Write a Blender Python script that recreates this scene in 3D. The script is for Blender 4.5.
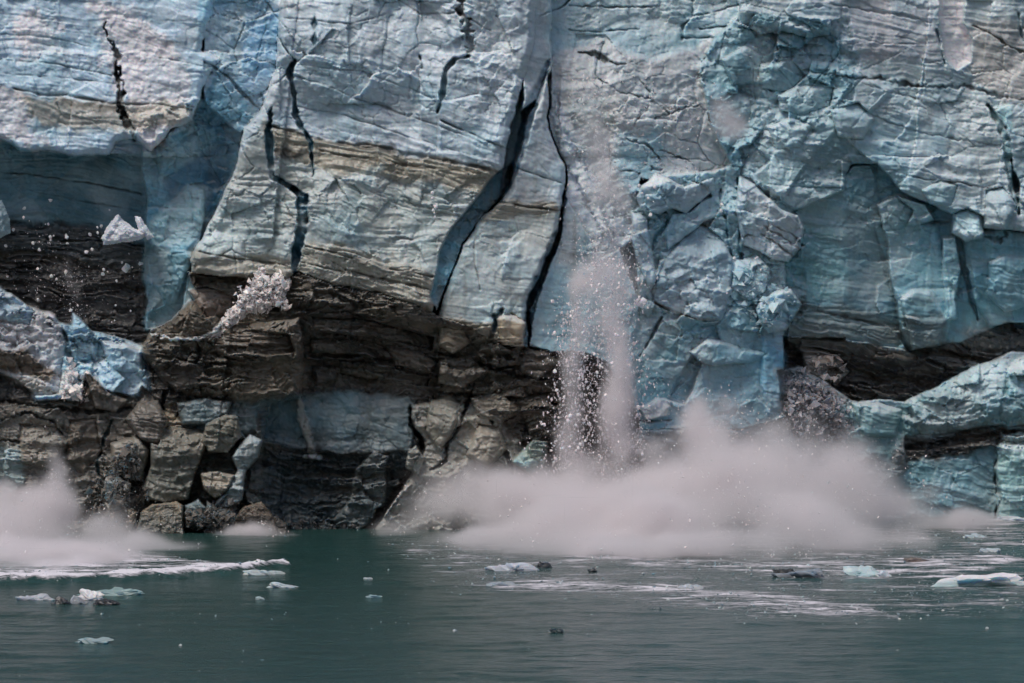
import bpy, math, random
import numpy as np
from mathutils import Vector, Matrix

# ------------------------------------------------------------------ setup
sc = bpy.context.scene
for o in list(bpy.data.objects): bpy.data.objects.remove(o)
C = sc.collection
CAMH, DIST, S = 25.0, 400.0, 0.095          # camera height, metres to the front, metres per px there
HORIZ = 530 - CAMH / S                       # picture row of the horizon (about 267)
rng = np.random.default_rng(7)
random.seed(7)

def at(u, v, d=0.0):
    """point d metres behind the line of the front that is seen along picture direction u, v"""
    k = (DIST + d) / DIST * S
    return Vector(((u - 512) * k, d, CAMH - (v - HORIZ) * k))
def on_water(u, v):
    D = CAMH / S * DIST / (v - HORIZ)
    return Vector(((u - 512) * S * D / DIST, D - DIST, 0.0))
def sm(a, b, x):
    t = np.clip((x - a) / (b - a), 0, 1); return t * t * (3 - 2 * t)
def lin(r, g, b):
    f = lambda c: ((c / 255 + .055) / 1.055) ** 2.4 if c > 10 else c / 255 / 12.92
    return np.array([f(r), f(g), f(b)])
K = 0.62
def alb(r, g, b): return np.clip(lin(r, g, b) / K, 0, 0.88)

# ------------------------------------------------------------------ noise
def vnoise(x, y, seed):
    r = np.random.default_rng(seed); T = r.random((256, 256)).astype(np.float32)
    xi = np.floor(x).astype(int); yi = np.floor(y).astype(int)
    fx = x - xi; fy = y - yi
    fx = fx * fx * (3 - 2 * fx); fy = fy * fy * (3 - 2 * fy)
    a = T[yi & 255, xi & 255]; b = T[yi & 255, (xi + 1) & 255]
    c = T[(yi + 1) & 255, xi & 255]; d = T[(yi + 1) & 255, (xi + 1) & 255]
    return (a + (b - a) * fx) * (1 - fy) + (c + (d - c) * fx) * fy - 0.5
def fbm(x, y, seed, octs=4, gain=.5, lac=2.03):
    s = 0; a = 1; n = 0
    for i in range(octs):
        s = s + a * vnoise(x * lac ** i + 17.3 * i, y * lac ** i + 9.1 * i, seed + i); n += a; a *= gain
    return s / n * 2
def ridged(x, y, seed, octs=4):
    s = 0; a = 1; n = 0
    for i in range(octs):
        s = s + a * (1 - np.abs(vnoise(x * 2.1 ** i, y * 2.1 ** i, seed + i)) * 4); n += a; a *= .5
    return s / n
def facets(x, y, seed, tilt=1.0, jump=0.5, cont=False):
    """chiselled cells: each jittered cell is a tilted plane (cont: the outermost of the planes wins, no jumps); also returns the distance to the cell border"""
    r = np.random.default_rng(seed)
    N = 128
    jx, jy, h = r.random((N, N)), r.random((N, N)), r.random((N, N)) - .5
    gx, gy = (r.random((N, N)) - .5) * 2, (r.random((N, N)) - .5) * 2
    xi = np.floor(x).astype(int); yi = np.floor(y).astype(int)
    best = np.full(x.shape, 1e9); sec = best.copy(); val = np.zeros(x.shape)
    mx = np.full(x.shape, -1e9)
    for a in (-1, 0, 1):
        for b in (-1, 0, 1):
            cx, cy = xi + a, yi + b; ix, iy = cx % N, cy % N
            dx = x - cx - jx[iy, ix]; dy = y - cy - jy[iy, ix]
            d = dx * dx + dy * dy
            p = h[iy, ix] * jump + (gx[iy, ix] * dx + gy[iy, ix] * dy) * tilt
            if cont: mx = np.maximum(mx, p - d * .55)
            m = d < best
            sec = np.where(m, best, np.minimum(sec, d)); val = np.where(m, p, val); best = np.where(m, d, best)
    return (mx if cont else val), np.sqrt(sec) - np.sqrt(best)

# ------------------------------------------------------------------ the front of the glacier as a relief field
U0, U1, V0, V1, ST = -170, 1194, -100, 562, 1.0
us = np.arange(U0, U1 + .1, ST); vs = np.arange(V0, V1 + .1, ST)
U, V = np.meshgrid(us, vs)
H_, W_ = U.shape
WX = fbm(U / 34, V / 34, 11, 4) * 9 + fbm(U / 7, V / 7, 15, 2) * 2.2      # warp for outlines, px
WY = fbm(U / 34, V / 34, 21, 4) * 9 + fbm(U / 7, V / 7, 25, 2) * 2.2
UW, VW = U + WX * .45, V + WY * .45

def bbox(pts, pad):
    p = np.array(pts)
    i0 = max(0, int((p[:, 1].min() - pad - V0) / ST)); i1 = min(H_, int((p[:, 1].max() + pad - V0) / ST) + 2)
    j0 = max(0, int((p[:, 0].min() - pad - U0) / ST)); j1 = min(W_, int((p[:, 0].max() + pad - U0) / ST) + 2)
    return slice(i0, i1), slice(j0, j1)
def sdist(pts, x, y):
    """signed distance to a polygon, positive inside"""
    p = np.array(pts, float); d = np.full(x.shape, 1e9); ins = np.zeros(x.shape, bool)
    for k in range(len(p)):
        ax, ay = p[k]; bx, by = p[(k + 1) % len(p)]
        ex, ey = bx - ax, by - ay
        t = np.clip(((x - ax) * ex + (y - ay) * ey) / (ex * ex + ey * ey + 1e-9), 0, 1)
        d = np.minimum(d, np.hypot(x - ax - ex * t, y - ay - ey * t))
        c = ((ay > y) != (by > y)) & (x < ex * (y - ay) / (ey if ey else 1e-9) + ax)
        ins ^= c
    return np.where(ins, d, -d)
def pdist(pts, x, y):
    """distance to a polyline of (u, v[, width]) and the width there"""
    d = np.full(x.shape, 1e9); w = np.zeros(x.shape)
    for k in range(len(pts) - 1):
        a = pts[k]; b = pts[k + 1]; wa = a[2] if len(a) > 2 else 1; wb = b[2] if len(b) > 2 else 1
        ex, ey = b[0] - a[0], b[1] - a[1]
        t = np.clip(((x - a[0]) * ex + (y - a[1]) * ey) / (ex * ex + ey * ey + 1e-9), 0, 1)
        dd = np.hypot(x - a[0] - ex * t, y - a[1] - ey * t)
        m = dd < d; w = np.where(m, wa + (wb - wa) * t, w); d = np.where(m, dd, d)
    return d, w

R = np.zeros_like(U)            # relief, metres, towards the camera
COL = np.zeros(U.shape + (3,))  # the ice's own colour, with some shade painted in on the right
OWN = np.zeros(U.shape, int)    # which part
ROUGH = np.full(U.shape, .35)   # crumbly or clean
DIRT = np.zeros_like(U)         # how strongly layered with debris
FAC = np.full(U.shape, .5)      # chiselled amount
SHAT = np.zeros_like(U)         # broken into angular chunks
PARTS = ['ice_face']
PLAB = {0: None}

def part(name, label=None):
    PARTS.append(name); PLAB[len(PARTS) - 1] = label; return len(PARTS) - 1

def block(pts, r, gx=0., gy=0., bevel=0., bw=6., mode='set', own=None, warp=1., edge=1.0, **f):
    s = bbox(pts, 12)
    x, y = U[s] + (UW[s] - U[s]) * warp, V[s] + (VW[s] - V[s]) * warp
    d = sdist(pts, x, y); p = np.array(pts); c = p.mean(0)
    pl = r + gx * (x - c[0]) / 10 + gy * (y - c[1]) / 10
    if bevel: pl = pl - bevel * np.clip(1 - d / bw, 0, 1) ** 1.5
    m = np.clip(d / edge + .5, 0, 1)
    if mode == 'add': R[s] += m * pl
    elif mode == 'max': R[s] = np.where(d > 0, np.maximum(R[s], pl), R[s])
    else: R[s] = R[s] * (1 - m) + pl * m
    if own is not None:
        OWN[s] = np.where(d > 0, own, OWN[s])
    for k, v in f.items():
        A = dict(rough=ROUGH, dirt=DIRT, fac=FAC, shat=SHAT)[k]
        A[s] = A[s] * (1 - m) + v * m
def paint(pts, col, soft=6., op=1., warp=1.5, noise=0., ns=12., seed=3, **f):
    s = bbox(pts, 14 + soft)
    x, y = U[s] + (UW[s] - U[s]) * warp, V[s] + (VW[s] - V[s]) * warp
    d = sdist(pts, x, y)
    if noise: d = d + fbm(U[s] / ns, V[s] / ns, seed, 4) * noise
    m = sm(-soft / 2, soft / 2, d) * op
    if col is not None: COL[s] = COL[s] * (1 - m[..., None]) + np.array(col) * m[..., None]
    for k, v in f.items():
        A = dict(rough=ROUGH, dirt=DIRT, fac=FAC, shat=SHAT)[k]
        A[s] = A[s] * (1 - m) + v * m
def stroke(pts, depth, col=None, op=1., soft=1.0, warp=.5, colw=1.0, jag=0., own=None):
    s = bbox([q[:2] for q in pts], 20)
    x, y = U[s] + (UW[s] - U[s]) * warp, V[s] + (VW[s] - V[s]) * warp
    if jag: x = x + vnoise(U[s] / 3.1, V[s] / 3.1, 91) * jag; y = y + vnoise(U[s] / 3.1, V[s] / 3.1, 92) * jag
    d, w = pdist(pts, x, y)
    if len(pts) > 1 and depth > 0:
        vn = vnoise(U[s] / 6.3 + 3, V[s] / 6.3, 93) + .6 * vnoise(U[s] / 17, V[s] / 17 + 9, 94)
        w = w * (1 + 1.1 * vn * np.clip(4.5 / np.maximum(w, .1), .25, 1)); op = op * np.clip(.85 + 1.1 * vnoise(U[s] / 14 + 5, V[s] / 14, 96), .25, 1); depth = depth * np.clip(.8 + vn, .5 if max(q_[2] if len(q_) > 2 else 1 for q_ in pts) > 4 else .3, 1.3)
    m = np.clip((w / 2 - d) / soft + .5, 0, 1)
    R[s] -= depth * m
    if col is not None:
        m2 = (np.clip((w / 2 * colw - d) / soft + .5, 0, 1) * op)[..., None]
        COL[s] = COL[s] * (1 - m2) + np.array(col) * m2

def crag(pts, r, col, seed, top=.35, side=.22, warp=.35, label=None, topcol=None, name='ice_block'):
    """an angular block standing out of the front: a steep lit top, two side planes meeting at a ridge"""
    own = part(name, label)
    s = bbox(pts, 12); rr_ = np.random.default_rng(seed)
    x, y = U[s] + (UW[s] - U[s]) * warp, V[s] + (VW[s] - V[s]) * warp
    d = sdist(pts, x, y); p = np.array(pts, float); c = p.mean(0); h = np.ptp(p[:, 1]); w = np.ptp(p[:, 0])
    o1 = (rr_.random() - .5) * w * .5; sl = (rr_.random() - .5) * .6
    xx = x - c[0] - o1 - sl * (y - c[1])
    tl = p[:, 1].min() + h * rr_.uniform(.12, .4); tt = (rr_.random() - .5) * .5
    pl = np.minimum.reduce([xx * 0 + r + .05 * xx / 10, r - side * rr_.uniform(.5, 2.) * xx / 10 * 1.4 + .2, r + side * rr_.uniform(.3, 1.6) * xx / 10 * 1.4 + .3,
                            r + top * (y - tl - tt * xx) / 10 * 3, r - .12 * (y - c[1] - h * .2) / 10 * 2 + .3])
    pl = pl - .35 * np.clip(1 - d / 3, 0, 1)
    m = np.clip(d / .8 + .5, 0, 1)
    R[s] = R[s] * (1 - m) + pl * m
    OWN[s] = np.where(d > 0, own, OWN[s]); SHAT[s] = SHAT[s] * (1 - m * .6); FAC[s] = FAC[s] * (1 - m) + .8 * m; ROUGH[s] = ROUGH[s] * (1 - m) + .3 * m
    m2 = sm(-1, 1.2, d)[..., None]; COL[s] = COL[s] * (1 - m2) + np.array(col) * m2
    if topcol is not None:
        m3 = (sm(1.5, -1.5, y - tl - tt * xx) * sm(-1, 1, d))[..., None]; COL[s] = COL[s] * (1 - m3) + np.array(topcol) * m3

# palette (the ice's own colours)
WHITE = alb(176, 184, 196); GREYW = alb(150, 162, 172); PINK = alb(182, 176, 184); TAN = alb(150, 140, 128)
BROWN = alb(96, 86, 76); DARK = alb(52, 47, 44); BLACK = alb(36, 34, 35); LBLUE = alb(130, 165, 186)
BLUE = alb(98, 142, 172); DBLUE = alb(48, 88, 110); TEAL = alb(98, 136, 150); DTEAL = alb(62, 98, 112)
PTEAL = alb(138, 168, 176); SLATE = alb(84, 98, 104); STONE = alb(122, 114, 104); SNOW = alb(196, 192, 200)
DEEP = alb(28, 62, 80)
WATER_A = (.012, .042, .038); WATER_B = (.022, .068, .062); FOAMC = tuple(alb(186, 182, 188))

COL[:] = GREYW
# --- broad zones -----------------------------------------------------------
block([(-200, -120), (1220, -120), (1220, 600), (-200, 600)], 0, gy=.0, warp=0)
R[:] = -(530 - V) * .012
R -= sm(560, 640, U) * (1 - sm(700, 800, U)) * np.clip(260 - V, 0, 400) * .018
# right side base colours
paint([(560, -120), (1220, -120), (1220, 600), (560, 600)], GREYW * .97, 40)
paint([(730, -120), (1220, -120), (1220, 210), (960, 215), (850, 175), (760, 170)], alb(158, 166, 172), 20)

p_left = part('ice_wall', 'pale blue upper ice wall with a dark vertical crack')
p_rec = part('undercut', 'shadowed teal hollow with dark silt bands')
p_corr = part('crevasse', 'deep blue crevasse wall between two seracs')
p_ser = part('serac', 'tall grey white serac split by narrow dark cracks')
p_ser2 = part('serac', 'narrow serac with tan banded foot')
p_ledge = part('debris_layer', 'black and brown layered ice overhanging the water')
p_slate = part('ice_base', 'slate blue ice at the foot of the dark layers')
p_bank = part('snow_bank', 'pale blue snowy bank on brown ice')
p_lowl = part('debris_layer', 'brown banded ice bank low on the left')
p_casc = part('icefall', 'crumbling pinkish white slope the ice slides down')
p_mid = part('ice_buttress', 'turquoise broken buttress behind the spray')
p_hol = part('hollow', 'scooped teal hollow under a white rim')
p_right = part('ice_wall', 'grey white banded ice wall on the right')
p_hol2 = part('undercut', 'turquoise undercut below the right wall')
p_dark2 = part('debris_layer', 'black silt layer under the turquoise ice')
p_foot = part('ice_base', 'turquoise ice shelf at the waterline')

# left recess
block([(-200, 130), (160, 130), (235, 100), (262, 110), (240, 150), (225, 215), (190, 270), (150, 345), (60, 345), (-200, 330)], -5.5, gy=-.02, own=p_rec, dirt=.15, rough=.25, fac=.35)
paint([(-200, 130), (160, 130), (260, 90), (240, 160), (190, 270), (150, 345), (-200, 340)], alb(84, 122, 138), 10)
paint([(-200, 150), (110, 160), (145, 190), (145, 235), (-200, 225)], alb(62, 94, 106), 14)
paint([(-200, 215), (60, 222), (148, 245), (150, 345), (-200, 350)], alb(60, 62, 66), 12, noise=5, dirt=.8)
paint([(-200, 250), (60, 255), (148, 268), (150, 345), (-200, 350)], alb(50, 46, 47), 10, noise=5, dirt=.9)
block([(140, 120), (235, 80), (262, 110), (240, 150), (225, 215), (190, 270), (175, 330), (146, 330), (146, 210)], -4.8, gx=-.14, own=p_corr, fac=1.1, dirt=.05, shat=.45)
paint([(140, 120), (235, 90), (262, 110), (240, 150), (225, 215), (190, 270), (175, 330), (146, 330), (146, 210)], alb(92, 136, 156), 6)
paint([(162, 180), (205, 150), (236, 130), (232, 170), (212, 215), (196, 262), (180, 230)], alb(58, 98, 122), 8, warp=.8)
paint([(146, 240), (200, 262), (190, 330), (146, 330)], alb(70, 100, 110), 8)
# corridor above
block([(200, -120), (285, -120), (283, 0), (276, 80), (262, 112), (240, 135), (232, 130), (205, 100)], -2.0, gx=-.35, own=p_corr, fac=1.1, dirt=0.05, shat=.3)
paint([(200, -120), (290, -120), (280, 80), (262, 115), (232, 150), (205, 120), (190, 118)], alb(122, 150, 172), 5)
paint([(252, -120), (290, -120), (280, 80), (262, 115), (240, 100)], alb(106, 142, 172), 8)
paint([(195, 118), (208, 70), (240, 95), (262, 116), (236, 136), (205, 135)], alb(92, 134, 158), 5)
# upper left wall
block([(-200, -130), (216, -130), (212, 0), (205, 30), (202, 50), (222, 60), (208, 75), (200, 100), (192, 120), (172, 128), (165, 138), (150, 150), (132, 141), (115, 142), (108, 157), (75, 155), (50, 149), (20, 150), (0, 137), (-200, 128)],
      1.2, gx=.012, gy=.10, bevel=.8, bw=6, own=p_left, rough=.4, fac=.5, dirt=.05, edge=.8)
paint([(-200, -130), (216, -130), (212, 0), (222, 60), (192, 122), (150, 152), (108, 158), (50, 151), (0, 140), (-200, 130)], alb(152, 168, 186), 2)
paint([(200, -130), (216, -130), (212, 0), (205, 30), (200, 50), (196, 20)], LBLUE, 5)
for q in ([(8, 20), (35, 12), (60, 30), (58, 52), (20, 56)], [(80, -10), (130, 10), (175, 45), (190, 75), (188, 112), (160, 148), (132, 142), (128, 110), (108, 70), (95, 30)], [(-170, 80), (0, 84), (30, 92), (32, 125), (50, 148), (20, 140), (-170, 130)]):
    paint(q, PINK, 10, .95, noise=10, ns=9, rough=1.2, fac=.3)
paint([(18, 94), (120, 102), (195, 108), (192, 124), (120, 135), (40, 128)], TAN, 12, .75, noise=6)
paint([(40, 96), (120, 104), (120, 112), (60, 106)], BROWN, 5, .6, noise=4)
stroke([(14, 88, 1), (40, 94, 2.5), (80, 97, 2.5), (112, 104, 2), (150, 104, 1), (192, 110, 1.5)], .35, DARK, .85, soft=1.5, colw=1.1)
stroke([(104, 22, 2), (111, 38, 3), (117, 55, 5), (118, 75, 5), (120, 92, 6), (121, 110, 6), (128, 130, 7), (134, 142, 3)], 1.4, alb(40, 38, 40), 1, jag=5, warp=.8)
stroke([(0, 34, 1.2), (50, 38, 1), (110, 50, .8)], .12, DTEAL, .6); stroke([(0, 58, 1.2), (60, 64, 1.4), (112, 76, 1.2)], .2, SLATE, .7)
stroke([(0, 72, .8), (70, 78, 1.2), (115, 84, 1)], .15, SLATE, .6); stroke([(160, 58, 1), (205, 66, 1)], .2, SLATE, .8)
stroke([(205, 62, 2), (228, 75, 2), (245, 95, 3), (262, 112, 2)], .5, alb(50, 70, 85), .9)
stroke([(0, 171, 1.5), (60, 178, 1.5), (140, 194, 2)], .4, alb(30, 44, 50), .9); stroke([(30, 190, 1), (140, 212, 1.6)], .3, alb(34, 48, 52), .7)
# teal block behind the shards and its drowned lower part
block([(149, 228), (160, 208), (175, 198), (188, 185), (204, 189), (205, 215), (199, 245), (176, 300), (150, 312), (146, 260)], -3.0, gx=.05, gy=.03, bevel=.5, bw=5, own=p_corr, warp=.6, fac=.8)
paint([(149, 225), (160, 208), (188, 184), (206, 188), (205, 215), (192, 245), (150, 245)], alb(120, 152, 164), 5, warp=.8)


block([(524, -130), (562, -130), (556, 30), (552, 70), (545, 76), (536, 100), (522, 110)], .6, gx=-.9, own=p_ser2, warp=.8, fac=.9, edge=3); paint([(520, -130), (562, -130), (556, 60), (545, 78), (524, 110)], alb(154, 160, 170), 4)
# --- main serac ------------------------------------------------------------
ser = [(286, -130), (283, 0), (277, 70), (264, 108), (243, 132), (238, 160), (222, 200), (205, 232), (190, 262), (192, 274), (240, 277), (286, 284), (297, 272), (330, 282), (385, 296), (432, 312), (436, 290), (448, 255), (470, 214), (492, 182), (505, 168), (514, 120), (524, 80), (534, 40), (536, 0), (540, -130)]
block(ser, 3.2, gx=.006, gy=.045, bevel=1.0, bw=7, own=p_ser, rough=.3, fac=1.1, dirt=.05)
paint(ser, alb(162, 168, 178), 2, warp=1)
paint([(190, 130), (500, 178), (440, 320), (180, 300)], alb(150, 154, 158), 10, .9, warp=1) if False else None
low = [(262, 118), (300, 135), (400, 156), (500, 174), (470, 215), (448, 256), (434, 314), (297, 274), (286, 286), (190, 276), (190, 260), (222, 200), (240, 155)]
paint(low, alb(148, 150, 150), 3, warp=1, dirt=.12)
paint([(262, 122), (330, 138), (400, 152), (503, 172), (485, 192), (400, 178), (330, 170), (262, 148)], alb(138, 128, 114), 8, .8, noise=5, dirt=.28)
paint([(200, 215), (285, 190), (284, 230), (240, 250), (196, 262)], alb(150, 164, 168), 14, .6)
paint([(320, 205), (430, 190), (455, 215), (432, 262), (320, 240)], alb(132, 144, 146), 20, .7, noise=10)
paint([(352, 170), (380, 165), (360, 225), (348, 240)], alb(120, 136, 140), 8, .6, noise=8)
paint([(190, 250), (290, 262), (297, 240), (340, 245), (436, 276), (434, 314), (297, 275), (286, 287), (190, 277)], alb(140, 132, 122), 10, .75, noise=6, dirt=.35)
stroke([(266, 124, 1.5), (330, 142, 2.5), (375, 148, 4), (430, 158, 4), (500, 172, 2.5)], .5, DARK, .75, soft=2, colw=1.3)
for a, b in (((345, 150), (480, 170)), ((370, 156), (460, 168)), ((300, 140), (350, 152))):
    stroke([(a[0], a[1] + 4, 1), ((a[0] + b[0]) / 2, (a[1] + b[1]) / 2 + 5, 2), (b[0], b[1] + 4, 1)], .2, BROWN, .8, soft=1.5)
paint([(276, 146), (302, 148), (300, 160), (278, 158)], alb(70, 62, 56), 5, .8, noise=6, ns=5)
for q in ([(305, 246, 1), (330, 251, 2.5), (352, 258, 1)], [(345, 269, 1), (375, 277, 3), (420, 287, 3), (434, 291, 1)], [(390, 268, 1), (432, 277, 2)], [(300, 262, 1), (340, 270, 1.6)], [(200, 252, 1), (260, 262, 1.5), (285, 266, 1)], [(440, 120, 1), (470, 133, 1.2), (510, 150, 1)]):
    stroke(q, .6, DARK, .8, soft=1.5)
for q in ([(296, 77, 1.2), (330, 86, 2), (350, 97, 2), (385, 108, 2.2), (430, 122, 1.4), (482, 142, 1.2)], [(296, 106, 1), (340, 115, 1.2), (400, 133, 1.2), (470, 155, 1)], [(285, 18, .8), (350, 24, .8), (400, 10, .8)], [(300, 66, .8), (360, 70, .8), (430, 96, 1)], [(390, -5, 1), (420, 14, 1.6), (455, 12, 1.8), (490, 30, 1)]):
    stroke(q, .25, alb(90, 92, 100), .8, soft=1.3)
# facets of the serac face
block([(400, -20), (442, 18), (452, 50), (437, 95), (436, 150), (370, 105), (333, 80), (340, 60)], -.3, gx=-.09, gy=-.02, mode='add', warp=1.2, edge=3)
block([(470, 70), (500, 60), (530, 90), (515, 170), (440, 150), (437, 110)], .2, gx=.09, gy=.0, mode='add', warp=1, edge=2)
block([(296, 80), (332, 86), (372, 108), (395, 150), (330, 140), (300, 130)], -.2, gx=.04, gy=-.12, mode='add', warp=1, edge=3)
block([(446, 66), (452, 56), (475, 62), (480, 95), (450, 100), (440, 100)], -.5, gx=-.1, gy=-.1, mode='add', warp=.8, edge=2)
# long crack lines of the serac
HOLE = alb(48, 88, 106)
stroke([(279, 36, .8), (285, 48, 1.6), (296, 62, 1.4)], .8, DTEAL, .9, jag=1)
stroke([(296, 63, 4), (289, 73, 7), (293, 84, 5), (295, 100, 4), (296, 115, 5), (303, 130, 4), (310, 140, 5), (312, 160, 2.5), (313, 176, 1.5)], 1.8, HOLE, 1, jag=2.0, colw=1.2, warp=.4)
stroke([(271, 108, 2), (268, 130, 4), (270, 150, 7), (272, 178, 6), (285, 184, 4), (296, 189, 4)], 1.3, alb(44, 82, 98), 1, jag=2, colw=1.2, warp=.4)
stroke([(294, 188, 4), (302, 196, 10), (302, 225, 11), (297, 250, 9), (294, 272, 6), (302, 292, 5), (305, 320, 5), (309, 350, 4), (309, 400, 4)], 2.4, HOLE, 1, jag=1.6, colw=1.1, warp=.35)
for c in ((314, 24), (314, 40)):
    block([(c[0] + 1, c[1] - 8), (c[0] + 4, c[1] + 1), (c[0], c[1] + 7), (c[0] - 3, c[1])], 2.2, warp=.1, edge=1); paint([(c[0] + 1, c[1] - 8), (c[0] + 4, c[1] + 1), (c[0], c[1] + 7), (c[0] - 3, c[1])], DEEP, 1.5, warp=.1)
stroke([(456, -10, 3), (459, 12, 5), (466, 22, 8), (468, 40, 8), (470, 58, 3)], .9, alb(52, 44, 44), .85, jag=7, warp=.8)
stroke([(470, 56, 2), (455, 58, 3), (446, 70, 4), (443, 95, 6), (437, 112, 1.5)], 1.2, alb(70, 92, 104), .9, warp=.4)
stroke([(420, 56, 2), (422, 68, 2.5)], .8, alb(50, 80, 95), .9)
stroke([(437, 112, 1), (436, 150, 1.2), (432, 190, 1)], .1, alb(130, 132, 136), .4)
# --- dark blue gap and the second serac ------------------------------------
gap = [(504, 168), (500, 198), (484, 214), (464, 244), (452, 272), (436, 312), (430, 296), (440, 252), (456, 222), (476, 198), (492, 178)]
block(gap, .6, gx=-.5, warp=.6, own=p_corr, fac=1.1, shat=.35); paint(gap, alb(84, 128, 146), 2, warp=.6)
s2 = [(546, 72), (548, 130), (564, 168), (563, 205), (556, 232), (541, 268), (529, 300), (526, 352), (520, 362), (495, 362), (470, 352), (436, 330), (438, 312), (452, 272), (466, 244), (484, 214), (502, 198), (512, 186), (522, 150), (531, 108)]
block(s2, 2.6, gx=.05, gy=.04, bevel=.8, bw=6, own=p_ser2, fac=.8, rough=.3)
paint(s2, alb(156, 160, 168), 2, warp=1)
paint([(484, 216), (500, 198), (562, 208), (556, 232), (541, 268), (528, 300), (526, 340), (436, 330), (438, 310), (452, 272)], alb(150, 156, 158), 6)
paint([(490, 198), (562, 205), (560, 216), (520, 214), (484, 222)], alb(124, 114, 102), 7, .8, noise=5, dirt=.35)
paint([(436, 312), (470, 322), (526, 330), (526, 362), (495, 362), (436, 332)], alb(146, 132, 116), 6, .9, noise=4, dirt=.6)
stroke([(494, 200, 1), (530, 207, 2), (562, 211, 1.5)], .5, DARK, .8)
stroke([(502, 310, 3), (496, 316, 5), (494, 330, 4), (487, 350, 3), (470, 390, 3)], 1.2, HOLE, .95, jag=2, warp=.4)
stroke([(478, 216, 1.5), (474, 260, 1), (480, 290, 1.5)], .3, alb(104, 100, 98), .7)
stroke([(455, 330, 2), (452, 342, 2), (448, 356, 2)], .5, DARK, .8)
stroke([(516, 168, 1), (540, 176, 1.2), (560, 182, 1)], .3, alb(90, 100, 108), .8)
stroke([(549, 60, 4), (540, 82, 8), (530, 108, 10), (523, 140, 10), (514, 172, 8), (506, 192, 5)], 1.2, alb(80, 122, 152), 1, warp=.4)
stroke([(511, 168, 4), (507, 186, 6), (501, 198, 4)], 2, alb(60, 104, 126), .8, warp=.4)
# --- to the right of it: pale teal slab, then the icefall -------------------
sl = [(566, 190), (600, 200), (640, 300), (640, 400), (622, 380), (606, 362), (584, 352), (556, 352), (528, 345), (532, 310), (545, 272), (560, 236)]
block(sl, .9, gx=-.06, gy=.03, own=p_mid, fac=.8, warp=1); paint(sl, alb(134, 160, 172), 4)
paint([(566, 190), (584, 196), (572, 262), (556, 262)], alb(158, 166, 176), 6)
stroke([(566, 172, 2), (564, 200, 4), (558, 230, 6), (545, 262, 9), (533, 296, 11), (527, 330, 7), (524, 348, 3)], 1.9, alb(50, 90, 110), 1, warp=.4, jag=1.5)
stroke([(528, 344, 2), (545, 352, 2), (562, 360, 1.5)], .3, alb(110, 96, 90), .8)
ic = [(556, -120), (745, -120), (740, 20), (705, 60), (708, 120), (735, 150), (740, 178), (700, 180), (640, 178), (634, 240), (600, 260), (566, 192), (565, 168), (549, 130), (550, 70)]
block(ic, -2.4, gy=.15, gx=.03, own=p_casc, fac=1.4, rough=.7, dirt=.05)
paint(ic, alb(168, 167, 171), 8)
paint([(545, 90), (556, 80), (575, 150), (640, 240), (600, 260), (566, 192), (563, 160)], alb(184, 184, 194), 8, noise=6, rough=1.0)
paint([(548, -120), (745, -120), (740, 25), (690, 50), (650, 60), (605, 40), (560, 50), (548, 60)], alb(150, 168, 178), 8, fac=.8)
paint([(660, 20), (690, -10), (700, 50), (670, 55)], alb(124, 150, 160), 8, .8)
paint([(620, 135), (660, 130), (665, 150), (650, 180), (625, 160)], alb(116, 152, 168), 10, .9, noise=6)
paint([(615, 160), (650, 160), (655, 200), (628, 196)], alb(130, 158, 170), 10, .8, noise=6)
paint([(560, 100), (600, 95), (615, 130), (590, 140)], alb(150, 152, 154), 12, .8, noise=8, rough=1.3)
for q in ([(570, 4, 1.2), (610, 8, 1.5), (665, 6, 1.2)], [(570, 30, 1), (600, 32, 1), (640, 28, 1)], [(694, -10, 2), (692, 18, 2.5), (683, 26, 3), (682, 40, 3)], [(682, 39, 2), (710, 38, 2), (760, 44, 1)], [(700, 30, 2), (730, 26, 1.4), (760, 28, 1.2)], [(690, 18, 2), (720, 10, 1.5), (770, -6, 1.2)],
          [(540, 16, 1.2), (560, 8, 1.2), (572, -4, 1.2)]):
    stroke(q, .7, alb(74, 106, 118), .9, jag=1)
stroke([(578, 52, 1), (595, 54, 4), (606, 60, 6), (618, 64, 4), (626, 65, 1)], 1.2, alb(70, 70, 66), .95, jag=2)
stroke([(603, 44, 1.5), (598, 60, 1.5), (596, 78, 1.2)], .6, alb(80, 120, 135), .8, jag=2)
for q in ([(598, 78, 1), (620, 92, 1.2), (650, 100, 1.5), (668, 112, 1.2)], [(640, 80, 1), (655, 98, 1.4), (668, 108, 1.2)], [(655, 118, 1.5), (680, 110, 1), (700, 104, 1)], [(612, 150, 1.5), (612, 170, 2), (640, 172, 1.2)], [(652, 168, 3), (662, 170, 2)], [(628, 140, 2), (650, 146, 2), (660, 160, 1.2)], [(660, 150, 1), (690, 160, 1.2), (700, 176, 1)]):
    stroke(q, .6, alb(96, 100, 110), .9, jag=3)
stroke([(549, 62, 3), (552, 100, 6), (560, 130, 9), (570, 160, 12), (590, 190, 14), (606, 230, 8)], -.7, alb(192, 192, 200), .75, jag=6, soft=4)
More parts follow.
